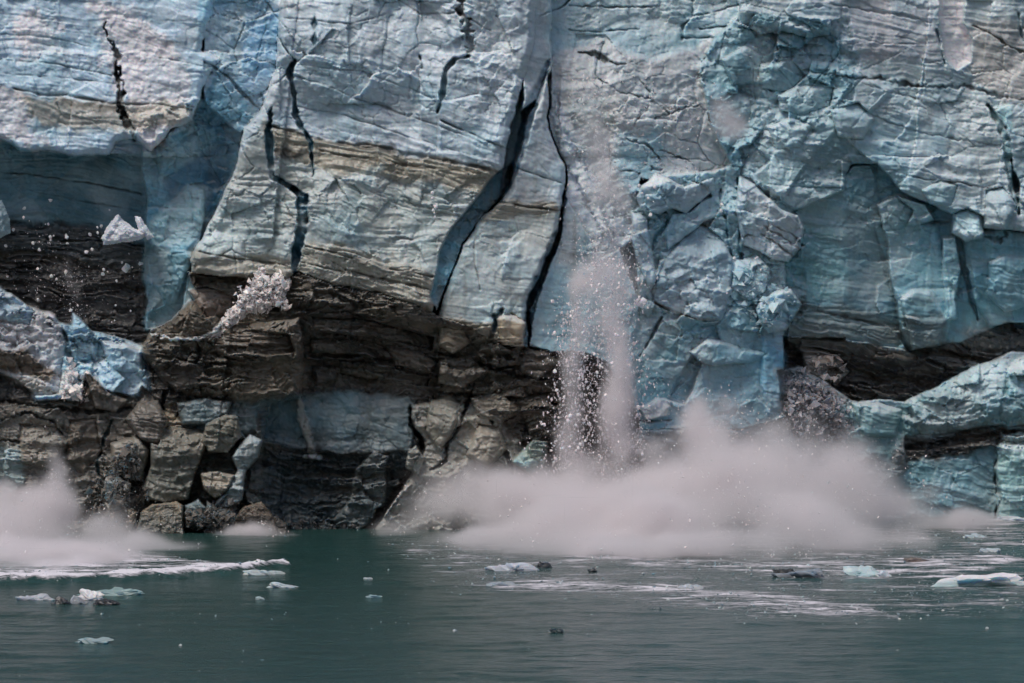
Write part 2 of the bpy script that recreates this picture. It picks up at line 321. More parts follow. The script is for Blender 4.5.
# --- mid buttress ----------------------------------------------------------
bt = [(630, 190), (655, 176), (700, 172), (742, 162), (800, 215), (806, 300), (800, 350), (787, 420), (740, 430), (640, 430), (628, 380), (640, 310)]
block(bt, .6, gx=.02, gy=.05, own=p_mid, fac=1., warp=.8, rough=.4, shat=1., edge=2); paint(bt, alb(150, 168, 176), 5)
paint([(640, 312), (700, 322), (745, 330), (785, 335), (787, 420), (740, 430), (640, 430), (630, 370)], alb(104, 140, 154), 6, fac=.6, shat=.25)
paint([(640, 318), (690, 322), (665, 410), (640, 415), (630, 370)], alb(106, 138, 148), 6)
stroke([(662, 318, 2), (652, 336, 3), (640, 356, 2)], 1.4, alb(50, 84, 98), .9, warp=.3)
block([(690, 398), (712, 348), (730, 346), (764, 354), (770, 380), (748, 410), (700, 420)], 1.4, gx=.05, gy=.04, bevel=.5, bw=4, own=p_mid, warp=.5); paint([(690, 398), (712, 348), (764, 354), (770, 380), (748, 410), (700, 420)], alb(118, 152, 166), 3, warp=.5)
block([(668, 400), (676, 378), (700, 345), (712, 340), (694, 388), (686, 405)], -.8, own=p_mid, warp=.5); paint([(668, 400), (676, 378), (700, 345), (712, 340), (694, 388), (686, 405)], alb(84, 120, 134), 3, warp=.5)
block([(640, 408), (658, 398), (672, 402), (668, 416), (646, 420)], 2.2, gy=.3, own=p_mid, warp=.4); paint([(640, 408), (658, 398), (672, 402), (668, 416), (646, 420)], SNOW, 3, warp=.4)
stroke([(640, 420, 2), (655, 421, 3), (672, 420, 2)], .8, DARK, .8)
# blue column beside the dark layer
bc = [(762, 330), (785, 318), (790, 340), (785, 380), (784, 412), (768, 418), (758, 385)]
block(bc, 2.2, gx=.1, bevel=.8, bw=6, own=p_mid, warp=.6, fac=.5); paint(bc, alb(96, 146, 172), 4)
stroke([(720, 190, 2), (718, 210, 3), (726, 222, 2), (728, 245, 3), (732, 256, 2)], 1.0, alb(84, 134, 152), .9, jag=2)
stroke([(663, 205, 3), (668, 222, 4), (655, 240, 3), (652, 250, 2)], 1.0, alb(88, 140, 158), .9, jag=3)
stroke([(738, 178, 2), (742, 210, 3), (738, 250, 3), (748, 280, 2)], 1.4, alb(96, 128, 142), .8, jag=2)
# --- teal hollow top centre right -------------------------------------------
ho = [(700, 66), (716, 40), (740, 14), (778, 14), (806, 16), (850, 20), (860, 58), (858, 76), (850, 106), (812, 130), (792, 140), (778, 150), (760, 170), (744, 184), (728, 156), (708, 120)]
block(ho, -1.0, gx=.08, gy=.18, own=p_hol, fac=1.2, warp=.9, rough=.3, edge=3, shat=.9); paint(ho, alb(112, 140, 150), 5)
paint([(748, 36), (800, 40), (832, 40), (828, 76), (790, 70), (755, 64)], alb(98, 122, 134), 8)
rw = [(742, 176), (752, 148), (772, 128), (796, 120), (822, 104), (838, 88), (828, 74), (840, 55), (832, 34), (806, 38), (780, 30), (758, 34), (738, 26), (745, -130), (1220, -130), (1220, 235), (1024, 232), (985, 228), (958, 218), (930, 204), (902, 192), (876, 166), (850, 168), (845, 190), (846, 300), (790, 300), (792, 262), (804, 238), (800, 216), (770, 196)]
block(rw, 1.0, gx=.0, gy=.055, bevel=.9, bw=9, own=p_right, fac=.9, warp=1, rough=.45, dirt=.1)
paint([(742, 176), (772, 132), (838, 95), (880, 120), (930, 200), (845, 190), (846, 300), (790, 300), (804, 238)], alb(146, 166, 174), 12)
paint([(870, 165), (835, 130), (800, 165), (790, 178), (845, 190)], alb(116, 138, 146), 7, .8, noise=4)  # grey triangle: shade of the tilted facet painted into the colour
block([(838, 128), (870, 163), (846, 186), (800, 170)], -.5, gx=-.22, gy=-.1, mode='add', warp=.7, edge=2)
block([(742, 176), (765, 140), (835, 128), (800, 172), (785, 200)], .3, gx=.08, gy=.12, mode='add', warp=.8, edge=2)
block([(760, 26), (838, 36), (846, 60), (890, 90), (860, 120), (838, 110)], .2, gx=.1, gy=.1, mode='add', edge=4)
paint([(790, 215), (846, 200), (846, 330), (785, 320)], alb(112, 148, 158), 6)
stroke([(744, 180, 1), (790, 186, 1.4), (845, 189, 1.2)], .4, alb(90, 126, 140), .8)
# brown hatch block lines
paint([(760, 222), (802, 230), (800, 256), (772, 246)], alb(160, 156, 158), 4)
block([(936, -130), (964, -130), (966, 0), (963, 22), (972, 40), (970, 62), (955, 70), (946, 62), (938, 30), (940, 0)], -.9, gy=-.02, own=p_right, warp=.7, bevel=-.8, bw=5, fac=.3); paint([(936, -130), (964, -130), (966, 0), (963, 22), (972, 40), (970, 62), (955, 70), (946, 62), (938, 30)], alb(192, 186, 192), 3, rough=1)
stroke([(936, 30, 2), (940, 46, 2), (944, 64, 1.5)], .8, DTEAL, .9)
paint([(970, 20), (1220, 30), (1220, 120), (1000, 105), (974, 80)], alb(152, 146, 146), 10, .8, noise=6)
stroke([(972, 26, 1), (990, 34, 2.5), (1005, 44, 2), (1030, 54, 1.6), (1100, 70, 1)], .5, BROWN, .9, jag=2)
stroke([(1018, 14, 2), (1022, 34, 3), (1024, 40, 2)], .8, DTEAL, .9)
for q in ([(760, 62, 1), (810, 72, 1), (860, 80, 1.2), (880, 77, 4), (890, 80, 3), (912, 85, 3), (930, 87, 2), (948, 86, 4), (966, 86, 5), (980, 90, 3), (994, 94, 4), (1024, 100, 1)], ):
    stroke(q, .5, alb(52, 46, 48), .9, jag=4, soft=1.4)
for q in ([(790, 12, 1), (830, 4, 1), (880, 12, 2), (905, 16, 3), (930, 22, 1)], [(838, 100, 1), (880, 118, 1.3), (920, 132, 1.5), (960, 140, 1.2), (1000, 146, 1), (1100, 160, 1)], [(835, 20, 1), (850, 36, 2), (880, 42, 1.2), (930, 44, 1)], [(846, 78, 1), (880, 88, 1.2), (920, 98, 1)], [(770, 18, 1), (810, 20, 1.5), (840, 30, 1)], [(880, 168, 1), (930, 180, 1.4), (1010, 190, 1.2)]):
    stroke(q, .3, alb(94, 88, 94), .85, jag=2)
paint([(800, -20), (935, -10), (935, 60), (850, 60)], alb(156, 154, 162), 12, .9, noise=8)
stroke([(988, 106, 3), (1000, 122, 8), (1007, 140, 9), (1010, 165, 9), (1014, 190, 8), (1018, 212, 3)], 1.8, alb(92, 126, 134), 1, warp=.7, jag=2)
stroke([(1012, 160, 3), (1016, 185, 5), (1019, 208, 2)], 1.8, alb(40, 70, 78), 1, warp=.4)
paint([(990, 100), (1012, 110), (1018, 140), (1000, 120)], PTEAL, 5)
# --- turquoise undercut -------------------------------------------------------
un = [(845, 176), (852, 166), (876, 164), (902, 192), (930, 204), (958, 218), (985, 228), (1220, 236), (1220, 335), (960, 350), (905, 352), (860, 345), (843, 338)]
block(un, -3.2, gx=-.02, gy=.03, own=p_hol2, fac=1.0, warp=.8, rough=.25, dirt=.08); paint(un, alb(108, 146, 158), 4)
paint([(845, 172), (876, 166), (884, 210), (886, 260), (900, 340), (845, 338)], alb(98, 130, 140), 9)  # slight shade on the undercut's left wall, painted into the colour
block([(785, 216), (846, 190), (847, 338), (784, 335)], -.6, gx=.05, own=p_hol2, warp=.5, fac=.6)
paint([(785, 218), (846, 200), (846, 300), (785, 296)], alb(112, 148, 156), 4)
b1 = [(876, 232), (898, 212), (920, 222), (938, 225), (946, 262), (952, 318), (946, 344), (912, 350), (900, 330), (894, 296), (882, 262)]
block(b1, -1.0, gx=-.10, gy=.03, bevel=.8, bw=5, own=p_hol2, warp=.6, fac=.7); paint(b1, alb(120, 156, 168), 3, warp=.6)
b2 = [(898, 196), (925, 204), (934, 220), (914, 226), (900, 218)]
block(b2, 0, gx=.1, gy=.2, own=p_hol2, warp=.5); paint(b2, PTEAL, 3)
b3 = [(900, 300), (912, 290), (930, 292), (948, 320), (940, 345), (912, 350)]
block(b3, .3, gx=-.12, bevel=.5, bw=4, own=p_hol2, warp=.6); paint(b3, alb(112, 146, 156), 3)
b4 = [(944, 238), (956, 236), (962, 270), (956, 300), (958, 318), (948, 320), (944, 280)]
block(b4, -.4, gx=-.2, own=p_hol2, warp=.5); paint(b4, alb(142, 174, 184), 3)
b5 = [(962, 232), (990, 228), (1220, 240), (1220, 330), (990, 326), (972, 300), (966, 260)]
block(b5, -1.2, gx=.03, gy=.02, bevel=.6, bw=6, own=p_hol2, warp=.8, fac=1.2); paint(b5, alb(104, 142, 154), 3)
block([(952, 214), (968, 208), (984, 216), (984, 236), (966, 242), (952, 232)], 1.0, gy=.3, bevel=1, bw=5, own=p_hol2, warp=.6, rough=.7); paint([(952, 214), (968, 208), (984, 216), (984, 236), (966, 242), (952, 232)], alb(158, 178, 186), 3)
stroke([(874, 228, 2), (884, 262, 5), (894, 300, 5), (900, 334, 4), (908, 350, 3)], 1.0, alb(56, 86, 96), .9, warp=.3)
stroke([(958, 250, 2), (966, 275, 6), (972, 300, 5), (978, 320, 2)], 1., alb(66, 100, 112), .9, warp=.4)
stroke([(985, 235, 3), (1000, 240, 4), (1006, 232, 3)], .8, alb(60, 56, 54), .8, jag=4)
stroke([(935, 222, 2), (950, 222, 2), (940, 224, 2)], .6, alb(96, 84, 74), .9)
block([(843, 178), (852, 168), (870, 166), (882, 205), (890, 270), (902, 346), (843, 346)], -1.9, gx=-.42, own=p_hol2, warp=.9, fac=.9, edge=2)
# banding toward the dark layer
paint([(785, 298), (846, 306), (900, 322), (900, 350), (846, 345), (785, 335)], alb(112, 118, 118), 9, .85, noise=5, dirt=.7)
stroke([(786, 311, 2), (820, 311, 3), (850, 318, 3), (900, 330, 2)], .5, alb(66, 62, 60), .8, soft=2)
paint([(900, 314), (946, 312), (950, 346), (905, 352)], alb(92, 100, 102), 8, .8, noise=4, dirt=.5)
dk = [(783, 334), (846, 342), (905, 352), (960, 342), (1010, 322), (1220, 315), (1220, 350), (1010, 352), (985, 362), (955, 378), (925, 392), (905, 402), (868, 404), (850, 412), (846, 440), (790, 440), (784, 400)]
block(dk, -3.4, gx=0, gy=-.02, own=p_dark2, fac=1.0, dirt=1., warp=.8, rough=.8); paint(dk, alb(62, 56, 54), 10, noise=5); paint([(783, 334), (846, 342), (905, 352), (960, 342), (960, 352), (905, 362), (846, 354), (784, 346)], alb(94, 90, 86), 7, .7, noise=6)
block([(783, 334), (846, 342), (905, 352), (960, 358), (968, 372), (930, 382), (900, 372), (850, 362), (800, 352)], 1.0, gy=-.5, mode='add', edge=2)
paint([(958, 330), (1220, 318), (1220, 350), (1010, 352), (975, 352)], alb(96, 98, 98), 8, .8, noise=5)
paint([(830, 345), (910, 372), (960, 376), (920, 392), (850, 385)], alb(44, 40, 40), 6, .8)
for q in ([(800, 368), (850, 380), (905, 376)], [(850, 392), (890, 388), (930, 382)], [(800, 350), (850, 356), (900, 366)]):
    stroke([(a, b, 2.) for a, b in q], .5, alb(90, 80, 74), .5, soft=2)
# shelf
sh = [(905, 434), (903, 404), (925, 392), (955, 378), (978, 364), (1000, 358), (1012, 362), (1030, 352), (1220, 350), (1220, 424), (1000, 426)]
block(sh, 1.0, gx=.0, gy=.09, bevel=1.6, bw=14, own=p_foot, fac=1.1, rough=.7, dirt=.15, shat=.7); paint(sh, alb(102, 134, 140), 5)
paint([(905, 412), (960, 400), (1024, 398), (1024, 424), (905, 434)], alb(84, 112, 118), 8, .9, noise=6, dirt=.3)
paint([(965, 368), (1012, 360), (1024, 362), (1024, 395), (1000, 385), (985, 390)], alb(160, 178, 184), 8, .9, noise=8, rough=1)
lt = [(846, 400), (905, 402), (905, 434), (1000, 428), (1220, 424), (1220, 600), (850, 600), (846, 470)]
block(lt, -.6, gx=0, gy=.02, own=p_foot, fac=.8, dirt=.12); paint(lt, alb(92, 122, 132), 4)
paint([(846, 440), (905, 432), (1220, 424), (1220, 440), (1000, 446), (905, 462), (860, 470)], alb(56, 54, 54), 8, noise=5, dirt=.9)
stroke([(860, 452, 3), (930, 444, 6), (1000, 434, 6), (1030, 430, 4)], .8, BLACK, .8, soft=3)
paint([(868, 468), (1000, 456), (1000, 520), (868, 530)], alb(88, 120, 130), 8)
mb = [(997, 446), (1003, 436), (1018, 433), (1220, 438), (1220, 560), (994, 540), (998, 500), (994, 470)]
block(mb, 2.0, gx=.08, gy=.06, bevel=.8, bw=5, own=p_foot, fac=.9, warp=.6, rough=.5); paint(mb, alb(126, 156, 158), 3, warp=.6)
paint([(1000, 436), (1220, 438), (1220, 452), (1000, 450)], alb(170, 182, 186), 4, .9)
stroke([(998, 448, 2), (995, 475, 3), (1000, 500, 3), (994, 520, 2)], 1, alb(34, 52, 56), .9, jag=2)
# rubble zone under the dark layer
rb = [(778, 372), (800, 366), (822, 376), (850, 400), (872, 420), (905, 434), (905, 470), (860, 500), (700, 520), (640, 500), (640, 430), (740, 430), (785, 420)]
block(rb, -.2, gx=-.03, gy=.1, own=p_dark2, fac=1.5, rough=1.6, dirt=.1, warp=.8); paint(rb, alb(104, 104, 106), 8, noise=6)
paint([(835, 400), (872, 410), (905, 430), (890, 460), (845, 450)], alb(104, 128, 132), 8, .9, noise=6)
# --- dark layered undercut below the main serac ------------------------------
dl = [(188, 272), (240, 277), (286, 284), (297, 272), (330, 282), (385, 296), (434, 312), (470, 330), (495, 345), (528, 346), (556, 352), (584, 354), (606, 364), (622, 382), (640, 420), (645, 500), (640, 600), (-200, 600), (-200, 400), (60, 400), (140, 390), (145, 350), (150, 330), (180, 312), (198, 296)]
x, y = UW, VW
d = sdist(dl, x, y); m = d > 0
yq = y - .17 * np.clip(x - 290, 0, 150)
prof = np.interp(yq, [270, 296, 306, 345, 400, 430, 455, 490, 540, 600], [3.0, 2.4, 0.6, -3.0, -3.2, -3.4, -4.4, -4.2, -2.6, -2.2])
prof = prof + sm(430, 500, x) * np.interp(y, [320, 360, 400, 460, 520], [2.2, 2.0, 2.2, 1.6, .6]) + (1 - sm(240, 330, x)) * np.interp(y, [280, 330, 400, 470, 540], [-3.2, 2.2, 4.4, 4.2, 3.])
R[m] = prof[m]; OWN[m] = p_ledge; DIRT[m] = .85; FAC[m] = 1.3; ROUGH[m] = .6; SHAT[m] = .35 + .5 * sm(430, 470, x[m])
COL[m] = alb(66, 60, 56)
paint([(200, 276), (286, 284), (300, 300), (430, 312), (440, 330), (430, 384), (310, 388), (240, 392), (300, 330), (240, 320)], alb(78, 70, 64), 10, noise=6)
paint([(192, 272), (300, 276), (360, 290), (436, 308), (440, 336), (400, 322), (350, 312), (300, 300), (220, 300)], alb(112, 102, 92), 14, .8, noise=7)
paint([(140, 350), (150, 330), (190, 300), (215, 315), (300, 312), (310, 385), (270, 400), (200, 398), (165, 385)], alb(92, 82, 72), 6, noise=4)
paint([(430, 316), (470, 326), (526, 346), (558, 364), (556, 400), (520, 420), (436, 395)], alb(96, 88, 80), 8, noise=6)
sf = [(270, 402), (306, 394), (340, 391), (412, 394), (416, 420), (410, 452), (340, 452), (262, 440)]
block(sf, -2.6, gy=.04, gx=.0, own=p_slate, fac=.7, dirt=.12, warp=.7, shat=.15); paint(sf, alb(82, 92, 96), 10, noise=6)
paint([(262, 400), (306, 394), (306, 445), (258, 442)], alb(64, 82, 90), 8, .9)
paint([(340, 420), (372, 414), (412, 418), (408, 450), (330, 450)], alb(66, 78, 82), 8, .8, warp=2)
paint([(255, 450), (418, 452), (385, 505), (362, 545), (262, 560), (250, 500)], alb(50, 58, 62), 8, noise=5)
OWN[bbox([(262, 452), (362, 545)], 0)] = np.where(sdist([(262, 440), (420, 452), (385, 505), (362, 560), (262, 560)], UW, VW)[bbox([(262, 452), (362, 545)], 0)] > 0, p_slate, OWN[bbox([(262, 452), (362, 545)], 0)])
block([(356, 470), (372, 452), (388, 456), (384, 500), (362, 532), (340, 534), (332, 520), (350, 500)], -2.2, gx=.1, bevel=.4, bw=5, warp=.6, own=p_slate); paint([(356, 470), (372, 452), (388, 456), (384, 500), (362, 532), (340, 534), (332, 520)], alb(74, 80, 82), 5)
stroke([(300, 402, 6), (303, 420, 9), (310, 440, 7), (314, 455, 8)], -1.2, alb(132, 128, 124), 1, jag=3); stroke([(305, 456, 4), (320, 457, 5)], -1.2, alb(180, 180, 184), 1)
lg = [(412, 404), (440, 400), (478, 406), (498, 418), (520, 440), (545, 470), (560, 520), (550, 560), (360, 560), (372, 530), (395, 500), (418, 462), (424, 440), (412, 424)]
block(lg, -.8, gx=.03, gy=.04, bevel=.6, bw=6, own=p_ledge, warp=.7, fac=1.2, dirt=.12, shat=.8); paint(lg, alb(124, 118, 112), 4, warp=.8)
paint([(456, 414), (498, 420), (492, 446), (470, 452), (454, 440)], alb(142, 132, 122), 4)
block([(456, 414), (498, 420), (492, 446), (470, 452), (454, 440)], .5, gx=.1, gy=.1, mode='add', warp=.6, edge=1.5)
stroke([(474, 384, 3), (468, 404, 4), (458, 428, 4), (446, 446, 4), (446, 460, 3), (430, 471, 2)], 1.6, BLACK, .95, warp=.3, jag=2)
stroke([(410, 404, 2), (412, 425, 4), (420, 440, 4), (424, 452, 3), (416, 466, 5), (405, 480, 6), (392, 498, 7), (380, 512, 5), (364, 534, 4)], 2, BLACK, .95, warp=.4, jag=3)
stroke([(409, 484, 3), (396, 500, 3), (384, 514, 2)], -1, alb(150, 140, 134), .8, jag=3)
stroke([(500, 395, 3), (490, 420, 3), (505, 450, 3), (512, 470, 3)], 1.2, BLACK, .8, jag=3)
block([(408, 452), (416, 446), (424, 458), (418, 474), (406, 468)], .4, own=p_ledge, warp=.4); paint([(408, 452), (416, 446), (424, 458), (418, 474), (406, 468)], alb(128, 124, 118), 2, warp=.4)
gb = [(512, 462), (534, 440), (548, 442), (546, 466), (530, 476)]
block(gb, 1.2, gx=.1, gy=.1, own=p_ledge, warp=.5, bevel=.5, bw=4); paint(gb, alb(128, 140, 132), 3, warp=.5)
paint([(500, 376), (556, 368), (560, 440), (512, 440), (498, 410)], alb(84, 76, 70), 8, noise=6)
stroke([(436, 392, 2), (470, 396, 3), (530, 400, 4), (556, 404, 3)], 1.2, BLACK, .8, jag=3)
stroke([(436, 352, 2), (470, 362, 4), (520, 376, 4), (556, 380, 3)], 1.2, BLACK, .8, jag=3)
block([(352, 312), (386, 306), (400, 318), (376, 326)], 1.2, mode='add', warp=.5, edge=1.5); paint([(352, 312), (386, 306), (400, 318), (376, 324)], alb(120, 106, 92), 3)
# --- bank low on the left ------------------------------------------------------
bk = [(-200, 280), (0, 288), (20, 303), (34, 308), (60, 322), (72, 326), (74, 312), (82, 318), (92, 332), (118, 338), (142, 346), (148, 372), (150, 396), (128, 400), (100, 402), (60, 405), (-200, 405)]
block(bk, 1.6, gx=-.02, gy=.13, bevel=1.0, bw=7, own=p_bank, fac=1.2, rough=.9, warp=.7, shat=.8); paint(bk, alb(150, 170, 188), 4, warp=.8)
paint([(66, 330), (80, 320), (92, 334), (130, 345), (146, 372), (110, 365), (84, 375), (70, 352)], alb(132, 164, 184), 6)
stroke([(62, 326, 3), (66, 345, 7), (74, 366, 5), (80, 380, 3)], 1.2, alb(80, 112, 132), .9, jag=2)
fr = [(-200, 305), (0, 308), (30, 306), (58, 314), (66, 345), (60, 395), (-200, 405)]
block(fr, 2.6, gx=-.02, gy=.05, bevel=1.0, bw=8, own=p_bank, fac=.9, warp=.8, rough=.5); paint(fr, alb(168, 164, 170), 4)
paint([(-200, 344), (0, 348), (30, 352), (60, 372), (50, 380), (0, 366), (-200, 360)], alb(112, 98, 88), 6, noise=4, dirt=.8)
paint([(-200, 362), (0, 368), (40, 382), (60, 395), (-200, 400)], alb(140, 134, 132), 6, noise=6, dirt=.6)
paint([(58, 380), (70, 360), (76, 380), (84, 398), (66, 400)], SNOW, 4, noise=6, rough=1.5)
ll = [(-200, 385), (0, 372), (20, 380), (40, 400), (80, 402), (86, 372), (104, 390), (138, 398), (140, 386), (160, 402), (164, 440), (150, 520), (130, 600), (-200, 600)]
block(ll, 1.9, gx=0, gy=.05, bevel=.8, bw=8, own=p_lowl, fac=1.2, dirt=.32, shat=.5, rough=.6, warp=.8); paint(ll, alb(84, 76, 70), 4)
paint([(-200, 384), (0, 372), (24, 384), (38, 398), (0, 402), (-200, 400)], alb(44, 40, 40), 5, noise=5)
paint([(-200, 420), (0, 414), (60, 418), (104, 420), (100, 600), (-200, 600)], alb(112, 104, 98), 8, noise=6)
paint([(-200, 455), (0, 448), (26, 452), (16, 500), (-200, 540)], alb(110, 122, 122), 9, .8, noise=7)
for q in ([(0, 400, 2), (40, 406, 3), (90, 412, 4), (140, 408, 3)], [(0, 420, 1), (30, 413, 2), (56, 424, 2), (64, 440, 1)], [(0, 440, 1.5), (60, 446, 2), (96, 444, 1.5)], [(66, 452, 2), (90, 456, 3), (104, 454, 2)]):
    stroke(q, .8, alb(44, 40, 38), .85, jag=3)
stroke([(112, 420, 2), (104, 440, 3), (98, 462, 4), (102, 480, 3)], 1.2, alb(40, 60, 64), .9, jag=2)
stroke([(164, 392, 5), (158, 420, 6), (152, 450, 6), (140, 478, 6)], 1.6, alb(52, 48, 46), .95, jag=4)
block([(84, 372), (90, 374), (108, 392), (128, 400), (116, 412), (96, 408)], 3.4, gx=-.2, own=p_lowl, warp=.4); paint([(84, 372), (90, 374), (108, 392), (128, 400), (116, 412), (96, 408)], alb(98, 88, 80), 2, warp=.4)
# layered prow carrying the snow heap
pr = [(140, 352), (150, 336), (166, 322), (190, 300), (206, 312), (226, 322), (262, 322), (300, 318), (306, 352), (300, 398), (250, 402), (198, 398), (164, 384)]
block(pr, 3.0, gx=.01, gy=-.10, bevel=1.2, bw=8, own=p_ledge, fac=1.5, dirt=.85, warp=1.0, shat=.5)
stroke([(152, 334, 2), (172, 338, 3), (196, 340, 4), (214, 332, 4), (232, 312, 5)], -.3, SNOW, .9, jag=4)
stroke([(196, 342, 2), (200, 356, 3), (190, 372, 4), (206, 366, 3), (226, 364, 2)], .8, BLACK, .9, jag=3)
paint([(165, 400), (186, 432), (160, 446)], alb(146, 132, 118), 3)
paint([(176, 400), (262, 402), (250, 440), (190, 436)], alb(74, 84, 88), 8, .9, noise=6, dirt=.2)
paint([(150, 430), (262, 430), (262, 560), (140, 560)], alb(84, 82, 78), 8, .8, noise=8, dirt=.2, shat=1.)

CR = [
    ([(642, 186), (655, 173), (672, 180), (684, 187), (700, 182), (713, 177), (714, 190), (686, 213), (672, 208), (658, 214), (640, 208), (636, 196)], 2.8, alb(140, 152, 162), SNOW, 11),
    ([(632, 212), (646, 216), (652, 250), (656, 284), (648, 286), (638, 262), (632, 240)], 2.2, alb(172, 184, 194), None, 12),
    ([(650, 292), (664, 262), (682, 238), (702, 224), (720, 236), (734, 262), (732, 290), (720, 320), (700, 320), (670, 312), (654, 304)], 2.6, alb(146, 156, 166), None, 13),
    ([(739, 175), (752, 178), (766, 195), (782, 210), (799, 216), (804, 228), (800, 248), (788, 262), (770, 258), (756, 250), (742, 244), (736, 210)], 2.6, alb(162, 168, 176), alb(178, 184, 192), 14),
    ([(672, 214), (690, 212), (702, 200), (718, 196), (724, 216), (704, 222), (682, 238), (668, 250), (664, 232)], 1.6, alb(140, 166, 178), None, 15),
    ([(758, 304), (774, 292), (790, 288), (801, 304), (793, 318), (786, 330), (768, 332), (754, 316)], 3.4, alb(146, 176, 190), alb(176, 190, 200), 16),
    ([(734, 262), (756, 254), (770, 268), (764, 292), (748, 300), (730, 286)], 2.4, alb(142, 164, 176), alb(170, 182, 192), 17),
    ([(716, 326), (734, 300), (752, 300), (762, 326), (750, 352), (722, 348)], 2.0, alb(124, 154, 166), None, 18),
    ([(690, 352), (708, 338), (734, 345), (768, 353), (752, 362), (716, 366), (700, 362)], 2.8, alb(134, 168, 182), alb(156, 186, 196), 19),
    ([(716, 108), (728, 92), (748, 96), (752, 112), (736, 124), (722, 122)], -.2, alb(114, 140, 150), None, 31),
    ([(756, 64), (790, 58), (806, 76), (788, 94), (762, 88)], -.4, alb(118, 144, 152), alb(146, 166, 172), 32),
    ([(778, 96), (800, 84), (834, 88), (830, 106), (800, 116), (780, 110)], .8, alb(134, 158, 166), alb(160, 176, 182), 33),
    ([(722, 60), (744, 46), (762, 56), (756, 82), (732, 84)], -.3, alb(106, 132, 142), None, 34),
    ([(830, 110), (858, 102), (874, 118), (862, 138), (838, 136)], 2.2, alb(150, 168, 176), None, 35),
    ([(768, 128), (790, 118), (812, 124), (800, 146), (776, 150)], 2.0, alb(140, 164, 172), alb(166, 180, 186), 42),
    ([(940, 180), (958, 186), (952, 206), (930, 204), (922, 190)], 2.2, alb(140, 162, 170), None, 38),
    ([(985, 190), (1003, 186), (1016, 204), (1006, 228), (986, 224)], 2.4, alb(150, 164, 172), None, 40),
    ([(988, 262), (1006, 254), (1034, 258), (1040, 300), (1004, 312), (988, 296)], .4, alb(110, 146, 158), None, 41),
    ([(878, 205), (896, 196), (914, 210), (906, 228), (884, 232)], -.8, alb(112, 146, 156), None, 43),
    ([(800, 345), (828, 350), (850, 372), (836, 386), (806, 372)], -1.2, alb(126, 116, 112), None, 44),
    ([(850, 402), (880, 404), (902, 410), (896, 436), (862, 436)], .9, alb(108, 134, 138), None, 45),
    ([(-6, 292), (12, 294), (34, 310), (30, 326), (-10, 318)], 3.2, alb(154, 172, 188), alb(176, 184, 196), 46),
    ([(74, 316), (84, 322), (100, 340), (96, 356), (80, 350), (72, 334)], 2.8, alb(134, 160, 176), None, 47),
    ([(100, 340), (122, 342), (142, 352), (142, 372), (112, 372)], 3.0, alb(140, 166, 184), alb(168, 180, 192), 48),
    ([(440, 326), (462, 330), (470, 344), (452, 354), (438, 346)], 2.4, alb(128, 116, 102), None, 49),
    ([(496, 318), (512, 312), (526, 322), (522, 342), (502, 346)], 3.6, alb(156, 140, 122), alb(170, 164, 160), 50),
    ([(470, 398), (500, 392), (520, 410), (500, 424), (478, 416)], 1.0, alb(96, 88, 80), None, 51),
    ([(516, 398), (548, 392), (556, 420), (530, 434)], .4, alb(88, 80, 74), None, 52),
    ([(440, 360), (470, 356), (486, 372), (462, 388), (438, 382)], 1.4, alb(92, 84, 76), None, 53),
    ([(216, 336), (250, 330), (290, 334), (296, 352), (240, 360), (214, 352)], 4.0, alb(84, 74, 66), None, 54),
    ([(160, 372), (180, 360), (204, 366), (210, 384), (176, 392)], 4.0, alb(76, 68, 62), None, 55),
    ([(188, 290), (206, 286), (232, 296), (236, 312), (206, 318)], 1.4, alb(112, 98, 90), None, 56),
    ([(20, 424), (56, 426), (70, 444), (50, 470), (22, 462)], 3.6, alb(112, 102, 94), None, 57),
    ([(70, 420), (96, 418), (102, 452), (84, 474), (66, 460)], 3.0, alb(96, 86, 78), None, 58),
]
